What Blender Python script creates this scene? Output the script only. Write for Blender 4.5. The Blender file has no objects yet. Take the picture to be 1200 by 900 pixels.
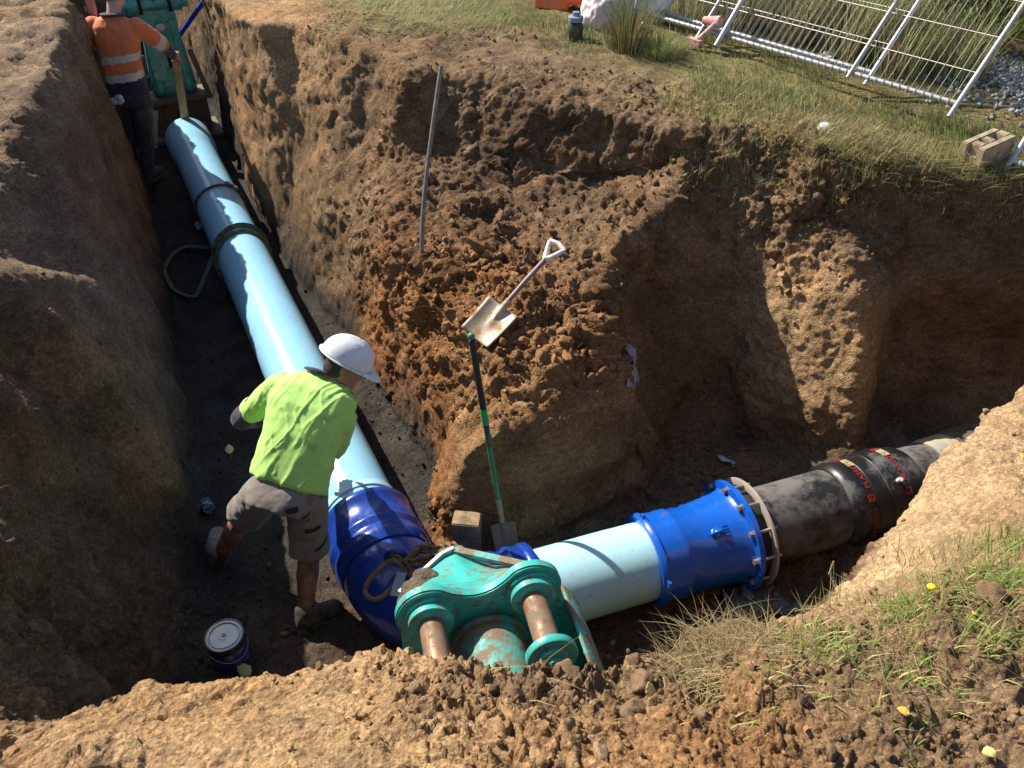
import bpy, bmesh, math, random
import numpy as np
from mathutils import Vector, Matrix, Quaternion
from mathutils.geometry import delaunay_2d_cdt
random.seed(7); RNG = np.random.default_rng(7)
SC = bpy.context.scene
COL = SC.collection
R = math.radians

# ------------------------------------------------------------------ camera, sky, sun, exposure
cam_data = bpy.data.cameras.new('camera')
cam = bpy.data.objects.new('camera', cam_data); COL.objects.link(cam)
cam.location = (0, 0, 4.0); cam.rotation_euler = (R(90-38.4), 0, 0)
cam_data.sensor_width = 36; cam_data.lens = 29.1
cam_data.clip_start = .05; cam_data.clip_end = 1000
SC.camera = cam
SUN = Vector((-.89, .68, 1.02)).normalized()          # direction towards the sun
elev = math.asin(SUN.z); azim = math.atan2(SUN.x, SUN.y)
world = bpy.data.worlds.new("World"); SC.world = world; world.use_nodes = True
wn = world.node_tree.nodes; wl = world.node_tree.links; wn.clear()
sky = wn.new('ShaderNodeTexSky'); sky.sky_type = 'NISHITA'; sky.sun_disc = False
sky.sun_elevation = elev; sky.sun_rotation = azim
bg = wn.new('ShaderNodeBackground'); bg.inputs[1].default_value = .082
wo = wn.new('ShaderNodeOutputWorld')
wl.new(sky.outputs[0], bg.inputs[0]); wl.new(bg.outputs[0], wo.inputs[0])
sd = bpy.data.lights.new('sun', 'SUN'); sd.energy = 5.0; sd.angle = R(.53); sd.color = (1, .92, .8)
so = bpy.data.objects.new('sun', sd); COL.objects.link(so)
so.rotation_euler = (-SUN).to_track_quat('-Z', 'Y').to_euler(); so.location = (-6, 5, 9)
SC.view_settings.view_transform = 'Standard'; SC.view_settings.look = 'None'
SC.view_settings.gamma = 1; SC.view_settings.exposure = .74

# ------------------------------------------------------------------ helpers
def tag(o, label=None, cat=None, group=None, kind=None):
    if label: o['label'] = label
    if cat: o['category'] = cat
    if group: o['group'] = group
    if kind: o['kind'] = kind
    return o
def empty(name, loc, label=None, cat=None, group=None):
    o = bpy.data.objects.new(name, None); COL.objects.link(o); o.location = loc
    o.empty_display_size = .1
    return tag(o, label, cat, group)
def world_offset(p):
    m = Vector((0, 0, 0))
    while p is not None:
        m += p.location; p = p.parent
    return m
def link(name, me, mat=None, parent=None, smooth=True):
    o = bpy.data.objects.new(name, me); COL.objects.link(o)
    if mat is not None and not me.materials: me.materials.append(mat)
    if smooth and len(me.polygons): me.polygons.foreach_set('use_smooth', [True]*len(me.polygons))
    if parent is not None:
        o.parent = parent; o.matrix_parent_inverse = Matrix.Translation(-world_offset(parent))
    return o
class MB:
    """collects verts and faces in world coordinates"""
    def __init__(s): s.v = []; s.f = []
    def add(s, v, f):
        n = len(s.v); s.v += [tuple(p) for p in v]; s.f += [tuple(i+n for i in q) for q in f]; return s
    def mesh(s, name='mesh'):
        me = bpy.data.meshes.new(name); me.from_pydata(s.v, [], s.f); me.update(); return me
    def build(s, name, mat, parent=None, smooth=True, angle=None, bevel=0):
        me = s.mesh(name)
        if bevel:
            bm = bmesh.new(); bm.from_mesh(me)
            ed = [e for e in bm.edges if len(e.link_faces) == 2 and e.calc_face_angle(0) > R(35)]
            bmesh.ops.bevel(bm, geom=ed, offset=bevel, segments=2, affect='EDGES', clamp_overlap=True)
            bm.to_mesh(me); bm.free()
        o = link(name, me, mat, parent, smooth)
        if smooth: sharp(me, angle or 40)
        return o
def sharp(me, deg):
    bm = bmesh.new(); bm.from_mesh(me)
    for e in bm.edges:
        e.smooth = not (len(e.link_faces) == 2 and e.calc_face_angle(0) > R(deg))
    bm.to_mesh(me); bm.free()
def frame(d, up=(0, 0, 1)):
    d = Vector(d).normalized(); u = Vector(up)
    x = u.cross(d)
    if x.length < 1e-3: x = Vector((1, 0, 0)).cross(d)
    x.normalize(); y = d.cross(x); return x, y, d
def revolve(mb, org, axis, prof, seg=48, a0=0., a1=2*math.pi, up=(0, 0, 1)):
    """surface of revolution: prof = [(along, radius)]"""
    x, y, d = frame(axis, up); org = Vector(org); full = abs(a1-a0-2*math.pi) < 1e-6
    m = seg if full else seg+1; vs = []; fs = []
    for h, r in prof:
        for k in range(m):
            a = a0+(a1-a0)*k/seg
            vs.append(org+d*h+(x*math.cos(a)+y*math.sin(a))*max(r, 1e-4))
    for i in range(len(prof)-1):
        for k in range(seg):
            k2 = (k+1) % m
            fs.append((i*m+k, i*m+k2, (i+1)*m+k2, (i+1)*m+k))
    return mb.add(vs, fs)
def tube(mb, pts, rad, seg=10, flat=1., up=(0, 0, 1), caps=True, closed=False):
    pts = [Vector(p) for p in pts]; n = len(pts)
    if not hasattr(rad, '__len__'): rad = [rad]*n
    vs = []; fs = []; px = None
    for i, p in enumerate(pts):
        if closed: d = (pts[(i+1) % n]-pts[i-1])
        else: d = pts[min(i+1, n-1)]-pts[max(i-1, 0)]
        d.normalize()
        if px is None: px = frame(d, up)[0]
        px = (px-d*px.dot(d))
        if px.length < 1e-5: px = frame(d, up)[0]
        px.normalize(); py = d.cross(px)
        for k in range(seg):
            a = 2*math.pi*k/seg
            vs.append(p+px*math.cos(a)*rad[i]+py*math.sin(a)*rad[i]*flat)
    for i in range(n if closed else n-1):
        j = (i+1) % n
        for k in range(seg):
            k2 = (k+1) % seg
            fs.append((i*seg+k, i*seg+k2, j*seg+k2, j*seg+k))
    if caps and not closed:
        fs.append(tuple(range(seg))[::-1]); fs.append(tuple((n-1)*seg+k for k in range(seg)))
    return mb.add(vs, fs)
def box(mb, c, sx, sy, sz, M=None):
    c = Vector(c); vs = []
    for i in (-1, 1):
        for j in (-1, 1):
            for k in (-1, 1):
                p = Vector((i*sx/2, j*sy/2, k*sz/2))
                if M is not None: p = M @ p
                vs.append(c+p)
    return mb.add(vs, [(0, 1, 3, 2), (4, 6, 7, 5), (0, 4, 5, 1), (2, 3, 7, 6), (0, 2, 6, 4), (1, 5, 7, 3)])
def axes(x, y, z):
    return Matrix((Vector(x), Vector(y), Vector(z))).transposed()
def bar(mb, a, b, w, t, up=(0, 0, 1)):
    a = Vector(a); b = Vector(b); x, y, d = frame(b-a, up)
    return box(mb, (a+b)/2, w, t, (b-a).length, axes(x, y, d))
def prism(mb, poly, th, M, org):
    """poly (2D) extruded by th along the third axis of M"""
    org = Vector(org); n = len(poly)
    vs = [org+M @ Vector((p[0], p[1], 0)) for p in poly]+[org+M @ Vector((p[0], p[1], th)) for p in poly]
    fs = [tuple(range(n))[::-1], tuple(range(n, 2*n))]+[(i, (i+1) % n, n+(i+1) % n, n+i) for i in range(n)]
    return mb.add(vs, fs)
def ball(mb, c, r, M=None, sub=2):
    bm = bmesh.new(); bmesh.ops.create_icosphere(bm, subdivisions=sub, radius=1)
    r = Vector(r) if hasattr(r, '__len__') else Vector((r, r, r))
    vs = []
    for v in bm.verts:
        p = Vector((v.co.x*r.x, v.co.y*r.y, v.co.z*r.z))
        if M is not None: p = M @ p
        vs.append(Vector(c)+p)
    fs = [[v.index for v in f.verts] for f in bm.faces]; bm.free()
    return mb.add(vs, fs)
def capsule(mb, a, b, ra, rb, seg=14, n=5):
    """tapered limb with round ends"""
    a = Vector(a); b = Vector(b); x, y, d = frame(b-a); L = (b-a).length
    prof = [(-ra*math.cos(t*math.pi/2/n), ra*math.sin(t*math.pi/2/n)) for t in range(n+1)]
    prof += [(L+rb*math.sin(t*math.pi/2/n), rb*math.cos(t*math.pi/2/n)) for t in range(n+1)]
    return revolve(mb, a, d, prof, seg)
def fused(mb, voxel, smooth=4, fac=.5):
    """join overlapping closed shapes into one continuous skin"""
    me = mb.mesh('fuse'); o = bpy.data.objects.new('fuse', me); COL.objects.link(o)
    m = o.modifiers.new('r', 'REMESH'); m.mode = 'VOXEL'; m.voxel_size = voxel; m.adaptivity = 0
    if smooth:
        m2 = o.modifiers.new('s', 'SMOOTH'); m2.iterations = smooth; m2.factor = fac
    bpy.context.view_layer.update()
    out = bpy.data.meshes.new_from_object(o.evaluated_get(bpy.context.evaluated_depsgraph_get()))
    bpy.data.objects.remove(o); bpy.data.meshes.remove(me); return out
def co_get(me):
    a = np.empty(len(me.vertices)*3, np.float32); me.vertices.foreach_get('co', a); return a.reshape(-1, 3).astype(np.float64)
def no_get(me):
    a = np.empty(len(me.vertices)*3, np.float32); me.vertices.foreach_get('normal', a); return a.reshape(-1, 3).astype(np.float64)
def co_set(me, a): me.vertices.foreach_set('co', a.astype(np.float32).ravel()); me.update()
def colour_attr(me, name, rgb):
    at = me.attributes.new(name, 'FLOAT_COLOR', 'POINT')
    rgba = np.ones((len(rgb), 4), np.float32); rgba[:, :3] = rgb
    at.data.foreach_set('color', rgba.ravel())

# numpy noise
def _hash(ix, iy, iz, seed):
    h = (ix.astype(np.uint32)*np.uint32(374761393)+iy.astype(np.uint32)*np.uint32(668265263)+iz.astype(np.uint32)*np.uint32(2147483647)+np.uint32(seed*974711+13))
    h = (h ^ (h >> np.uint32(13)))*np.uint32(1274126177); h = h ^ (h >> np.uint32(16)); h = h*np.uint32(2246822519); h ^= h >> np.uint32(15)
    return h
def vnoise(p, seed=0):
    i = np.floor(p).astype(np.int64); f = p-i; u = f*f*f*(f*(f*6-15)+10); out = 0
    for dx in (0, 1):
        wx = u[:, 0] if dx else 1-u[:, 0]
        for dy in (0, 1):
            wy = u[:, 1] if dy else 1-u[:, 1]
            for dz in (0, 1):
                wz = u[:, 2] if dz else 1-u[:, 2]
                h = _hash(i[:, 0]+dx, i[:, 1]+dy, i[:, 2]+dz, seed)
                out = out+wx*wy*wz*(h.astype(np.float64)/4294967295.)
    return out*2-1
def fbm(p, oct=4, seed=0, gain=.5):
    a = 1.; s = 0; t = 0
    for o in range(oct):
        s = s+a*vnoise(p*(2.03**o)+o*17.3, seed+o); t += a; a *= gain
    return s/t
def worley(p, seed=0):
    i = np.floor(p).astype(np.int64); f = p-i; d1 = np.full(len(p), 9.); hid = np.zeros(len(p))
    for dx in (-1, 0, 1):
        for dy in (-1, 0, 1):
            for dz in (-1, 0, 1):
                h = _hash(i[:, 0]+dx, i[:, 1]+dy, i[:, 2]+dz, seed)
                ox = (h & 1023)/1023.; oy = ((h >> 10) & 1023)/1023.; oz = ((h >> 20) & 1023)/1023.
                d = (dx+ox-f[:, 0])**2+(dy+oy-f[:, 1])**2+(dz+oz-f[:, 2])**2
                m = d < d1; d1 = np.where(m, d, d1); hid = np.where(m, (h % 997)/997., hid)
    return np.sqrt(d1), hid
def blocks(p, seed=0):
    """broken blocks: every cell a tilted flat facet with its own height"""
    i = np.floor(p).astype(np.int64); f = p-i; d1 = np.full(len(p), 9.); out = np.zeros(len(p))
    for dx in (-1, 0, 1):
        for dy in (-1, 0, 1):
            for dz in (-1, 0, 1):
                h = _hash(i[:, 0]+dx, i[:, 1]+dy, i[:, 2]+dz, seed)
                vx = dx+(h & 1023)/1023.-f[:, 0]; vy = dy+((h >> 10) & 1023)/1023.-f[:, 1]; vz = dz+((h >> 20) & 1023)/1023.-f[:, 2]
                d = vx*vx+vy*vy+vz*vz; m = d < d1; d1 = np.where(m, d, d1)
                t = (h % 991)/991.; a = ((h >> 3) % 983)/491.-1; b = ((h >> 7) % 977)/488.-1; c = ((h >> 11) % 971)/485.-1
                out = np.where(m, t+.55*(a*vx+b*vy+c*vz), out)
    return out*(1-.35*d1)
def sstep(a, b, x):
    t = np.clip((x-a)/(b-a), 0, 1); return t*t*(3-2*t)

# ------------------------------------------------------------------ materials
def nt(name):
    m = bpy.data.materials.new(name); m.use_nodes = True; n = m.node_tree.nodes; l = m.node_tree.links
    return m, n, l, n['Principled BSDF']
def noise_node(n, l, vec, scale, detail=4, rough=.6):
    t = n.new('ShaderNodeTexNoise'); t.inputs['Scale'].default_value = scale
    t.inputs['Detail'].default_value = detail; t.inputs['Roughness'].default_value = rough
    if vec is not None: l.new(vec, t.inputs['Vector'])
    return t.outputs['Fac']
def ramp(n, l, fac, stops):
    r = n.new('ShaderNodeValToRGB'); e = r.color_ramp.elements
    while len(e) < len(stops): e.new(.5)
    for q, (p, c) in zip(e, stops):
        q.position = p; q.color = (*c, 1) if len(c) == 3 else c
    l.new(fac, r.inputs[0]); return r.outputs[0]
def mixc(n, l, fac, a, b, mode='MIX'):
    m = n.new('ShaderNodeMix'); m.data_type = 'RGBA'; m.blend_type = mode
    for s, v in ((m.inputs[0], fac), (m.inputs[6], a), (m.inputs[7], b)):
        if hasattr(v, 'is_linked') or hasattr(v, 'links'): l.new(v, s)
        elif isinstance(v, (int, float)): s.default_value = v
        else: s.default_value = (*v, 1)
    return m.outputs[2]
def bump(n, l, bs, h, strength=.5, dist=.01):
    b = n.new('ShaderNodeBump'); b.inputs['Strength'].default_value = strength; b.inputs['Distance'].default_value = dist
    l.new(h, b.inputs['Height']); l.new(b.outputs[0], bs.inputs['Normal']); return b
def pos(n):
    return n.new('ShaderNodeNewGeometry').outputs['Position']
GREY = lambda v: (v, v, v)
def mat(name, col, rough=.5, metal=0., var=.15, vscale=8, dirt=None, dirt_amt=0., dscale=5, bmp=0., bscale=60, spec=None, coat=0., dirt_up=False, bdist=.004):
    """plain surface with tone variation, an optional dirt film and a fine relief"""
    m, n, l, bs = nt(name); P = pos(n)
    f = noise_node(n, l, P, vscale)
    c = mixc(n, l, 1., col, ramp(n, l, f, [(.3, GREY(1-var)), (.7, GREY(1+var))]), 'MULTIPLY')
    bs.inputs['Roughness'].default_value = rough
    if dirt:
        d = noise_node(n, l, P, dscale, 6, .7)
        k = .62-.3*dirt_amt
        fac = ramp(n, l, d, [(max(k-.05, 0), GREY(0)), (min(k+.1, 1), GREY(1))])
        if dirt_up:
            g = n.new('ShaderNodeNewGeometry'); sp = n.new('ShaderNodeSeparateXYZ'); l.new(g.outputs['True Normal'], sp.inputs[0])
            fac = mixc(n, l, 1., fac, ramp(n, l, sp.outputs[2], [(.1, GREY(0)), (.6, GREY(1))]), 'MULTIPLY')
        c = mixc(n, l, fac, c, dirt)
        rr = n.new('ShaderNodeMapRange'); l.new(fac, rr.inputs[0]); rr.inputs[3].default_value = rough; rr.inputs[4].default_value = .9
        l.new(rr.outputs[0], bs.inputs['Roughness'])
    l.new(c, bs.inputs['Base Color'])
    bs.inputs['Metallic'].default_value = metal
    if spec is not None: bs.inputs['Specular IOR Level'].default_value = spec
    if coat: bs.inputs['Coat Weight'].default_value = coat; bs.inputs['Coat Roughness'].default_value = .12
    if bmp: bump(n, l, bs, noise_node(n, l, P, bscale, 5), bmp, bdist)
    return m

# ------------------------------------------------------------------ the dug ground
TIN = [
  (1, [(-5.35,13.60,0.00), (-3.66,10.25,0.02), (-2.88,8.40,0.02), (-2.22,7.00,0.02), (-1.80,6.31,0.02), (-1.43,5.71,0.02), (-0.92,4.71,0.02), (-0.52,3.98,0.02)]),  # toeR
  (1, [(-4.95,13.60,2.00), (-2.62,8.10,2.00), (-2.43,7.74,2.00), (-2.21,7.52,2.00), (-1.93,7.60,2.00), (-1.38,6.98,2.00), (-0.99,6.58,2.00), (-0.64,6.30,2.00)]),  # crestR
  (1, [(-2.64,7.95,1.00), (-1.94,7.07,1.02), (-1.37,6.10,1.00), (-1.01,5.37,0.95), (-0.70,4.73,0.85), (-0.53,4.28,0.75), (-0.38,3.81,0.65)]),  # midR
  (1, [(-1.90,7.23,1.50), (-1.32,6.62,1.50), (-0.95,6.01,1.40), (-0.62,4.84,1.25)]),  # upR
  (1, [(-6.75,13.60,0.00), (-4.80,10.02,0.00), (-4.21,8.89,0.00), (-3.15,6.57,0.00), (-2.51,5.05,0.00), (-2.14,4.02,0.00), (-1.93,3.42,0.00), (-1.77,2.91,0.00), (-1.71,2.48,0.00), (-1.74,2.25,0.00)]),  # toeL
  (1, [(-7.10,13.60,2.30), (-4.50,8.90,2.25), (-4.12,8.20,2.05), (-3.58,6.80,2.05), (-3.32,5.67,1.98), (-3.22,4.91,1.82), (-3.20,3.98,1.82)]),  # crestL
  (1, [(-3.79,7.80,1.30), (-3.16,5.96,1.42), (-2.87,4.99,1.42), (-2.62,4.56,1.22), (-2.34,4.12,0.80), (-2.13,3.84,0.48)]),  # midL
  (1, [(-2.67,3.75,1.78), (-2.48,3.72,1.53), (-2.25,3.63,1.12), (-2.06,3.52,0.50)]),  # ridgeL
  (0, [(-2.53,2.96,1.75), (-2.43,3.02,1.50), (-2.30,2.89,1.00), (-2.05,2.67,0.55), (-1.86,2.52,0.25)]),  # bay
  (0, [(-2.04,2.18,1.45), (-1.96,2.03,1.10), (-1.92,2.04,0.70), (-1.67,1.49,1.60), (-1.49,1.34,1.60)]),  # bay3
  (0, [(-2.49,3.45,1.15), (-2.24,3.29,0.72), (-2.07,3.16,0.30), (-2.34,3.41,1.00)]),  # bay2
  (1, [(-3.10,3.30,1.90), (-3.10,2.80,2.00), (-2.02,1.92,2.05), (-1.73,1.48,2.05), (-1.45,1.14,2.05), (-1.23,1.01,2.02), (-1.14,1.08,2.00), (-1.05,1.16,1.98)]),  # baycrest
  (1, [(-1.05,1.16,1.98), (-0.90,1.18,1.98), (-0.69,1.23,1.97), (-0.47,1.28,1.96), (-0.24,1.31,1.96), (0.00,1.32,1.96), (0.23,1.29,1.96), (0.35,1.34,1.95), (0.49,1.39,1.93), (0.65,1.45,1.90), (0.86,1.49,1.86), (1.13,1.76,1.80), (1.42,2.06,1.78), (1.62,2.23,1.77), (1.85,2.43,1.77), (2.15,2.67,1.78), (2.95,3.35,1.80), (3.60,3.65,1.80), (6.10,4.80,1.80)]),  # nearcrest
  (1, [(-1.74,2.25,0.00), (-1.45,1.85,0.00), (-0.90,1.55,0.00), (0.00,1.50,0.00), (0.50,1.60,0.00), (1.00,2.00,0.00), (1.45,2.45,0.00), (1.90,2.75,0.00), (2.70,3.32,0.00), (3.40,3.72,0.00), (6.00,5.00,0.00)]),  # neartoe
  (0, [(-1.06,0.95,2.12), (-0.61,1.03,2.12), (-0.31,1.06,2.10), (0.00,1.05,2.12), (0.33,1.06,2.10), (0.67,1.22,2.03), (0.96,1.37,2.00), (1.21,1.56,2.02), (1.60,1.78,2.08)]),  # nearback
  (0, [(-0.58,0.93,2.15), (0.00,0.92,2.17), (0.58,0.93,2.15), (1.05,1.12,2.12), (1.36,1.35,2.15)]),  # nearback2
  (1, [(-0.27,3.47,0.72), (-0.12,3.52,0.80), (0.02,3.57,0.86), (0.22,3.54,0.85), (0.50,3.69,0.90), (0.69,3.91,0.95)]),  # fronttop
  (1, [(-0.52,3.98,0.02), (-0.52,3.65,0.02), (-0.32,3.40,0.02), (0.00,3.40,0.02), (0.44,3.58,0.02), (0.81,3.76,0.02), (1.07,4.13,0.05), (1.24,4.60,0.12)]),  # fronttoe
  (0, [(-4.29,8.78,0.20), (-3.96,8.34,0.22), (-3.96,8.60,0.18)]),  # mound
  (0, [(0.00,3.79,1.00), (0.25,3.88,1.05), (-0.21,4.10,1.08), (0.46,4.01,1.08), (0.00,4.46,1.22), (0.27,4.41,1.25), (-0.39,4.60,1.20), (-0.24,5.14,1.28), (0.23,4.98,1.30), (-0.61,5.36,1.30), (-0.76,5.81,1.42)]),  # bench
  (1, [(-0.89,6.03,1.56), (-0.64,5.97,1.50), (-0.25,5.76,1.46), (0.25,5.67,1.43), (0.74,5.62,1.45), (1.06,5.43,1.62)]),  # scarptoe
  (1, [(-0.82,6.14,1.95), (-0.51,6.33,1.95), (-0.13,6.26,1.95), (0.25,5.95,1.93), (0.60,5.73,1.90), (0.93,5.52,1.87), (1.17,5.39,1.85)]),  # scarptop
  (1, [(1.20,5.34,1.72), (0.95,5.00,1.54), (0.65,4.63,1.43), (0.52,4.28,1.30), (0.58,4.07,1.10), (0.69,3.91,0.95)]),  # ridgeR
  (1, [(1.38,5.21,1.50), (1.35,4.92,1.00), (1.32,4.81,0.50)]),  # corner
  (0, [(0.89,4.92,1.00), (0.97,4.57,0.60), (0.99,4.26,0.25)]),  # wedgeface
  (1, [(1.44,5.44,1.90), (1.71,5.41,1.90), (1.94,5.01,1.90), (2.21,4.97,1.85), (2.48,4.95,1.82), (2.84,4.89,1.80), (3.21,4.87,1.78), (3.80,5.20,1.80), (6.00,6.20,1.85)]),  # farcrest
  (1, [(1.53,5.14,1.47), (1.80,4.98,1.49), (2.13,4.80,1.51), (2.55,4.86,1.48), (2.95,4.86,1.43), (3.36,4.85,1.37), (3.85,5.00,1.40)]),  # farmid
  (1, [(1.47,4.92,1.00), (1.65,4.83,1.06), (1.83,4.58,1.11), (2.17,4.36,1.22), (2.61,4.70,1.07), (3.06,4.74,0.98), (3.51,4.76,0.86), (3.90,4.92,1.00)]),  # farlow
  (1, [(1.54,4.72,0.34), (1.76,4.50,0.51), (2.01,4.27,0.65), (2.20,4.14,0.75), (2.62,4.52,0.49), (3.05,4.62,0.49), (3.61,4.68,0.52), (3.92,4.85,0.50)]),  # farlow2
  (1, [(1.24,4.60,0.12), (1.66,4.42,-0.01), (1.96,4.08,0.14), (2.27,3.99,0.28), (3.04,4.46,0.14), (3.67,4.60,0.26), (3.95,4.75,0.10), (6.10,5.60,0.05)]),  # fartoe
]

def dirt_material():
    m, n, l, bs = nt('earth'); P = pos(n)
    at = n.new('ShaderNodeAttribute'); at.attribute_name = 'soil'
    f1 = noise_node(n, l, P, 3.5, 8, .65); f2 = noise_node(n, l, P, 38, 6, .7)
    c = mixc(n, l, 1., at.outputs['Color'], ramp(n, l, f1, [(.32, (.68, .66, .64)), (.68, (1.3, 1.28, 1.24))]), 'MULTIPLY')
    c = mixc(n, l, 1., c, ramp(n, l, f2, [(.3, (.72, .7, .68)), (.7, (1.3, 1.28, 1.25))]), 'MULTIPLY')
    vc = n.new('ShaderNodeTexVoronoi'); vc.inputs['Scale'].default_value = 85; l.new(P, vc.inputs['Vector']); sx = n.new('ShaderNodeSeparateColor'); l.new(vc.outputs['Color'], sx.inputs[0])
    c = mixc(n, l, 1., c, ramp(n, l, sx.outputs[0], [(0, (.74, .73, .72)), (.8, (1.1, 1.1, 1.1)), (1, (1.4, 1.38, 1.34))]), 'MULTIPLY')
    vm = n.new('ShaderNodeVectorMath'); vm.operation = 'MULTIPLY'; vm.inputs[1].default_value = (5, 5, 34); l.new(P, vm.inputs[0])
    c = mixc(n, l, 1., c, ramp(n, l, noise_node(n, l, vm.outputs[0], 1, 5, .65), [(.3, GREY(.84)), (.7, GREY(1.16))]), 'MULTIPLY')
    l.new(c, bs.inputs['Base Color']); bs.inputs['Roughness'].default_value = .95
    bs.inputs['Specular IOR Level'].default_value = .15
    a = noise_node(n, l, P, 70, 8, .75); hs = a
    for sc, k in ((95, -.5), (210, -.22)):
        v = n.new('ShaderNodeTexVoronoi'); v.inputs['Scale'].default_value = sc; l.new(P, v.inputs['Vector'])
        mm = n.new('ShaderNodeMath'); mm.operation = 'MULTIPLY_ADD'; l.new(v.outputs['Distance'], mm.inputs[0]); mm.inputs[1].default_value = k; l.new(hs, mm.inputs[2]); hs = mm.outputs[0]
    bump(n, l, bs, hs, .8, .014)
    return m
M_EARTH = dirt_material()
D_ = (.115, .078, .05); T_ = (.34, .215, .115); P_ = (.43, .3, .175); O_ = (.30, .135, .05); B_ = (.19, .118, .066); G_ = (.046, .043, .039); K_ = (.23, .15, .088)
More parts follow.
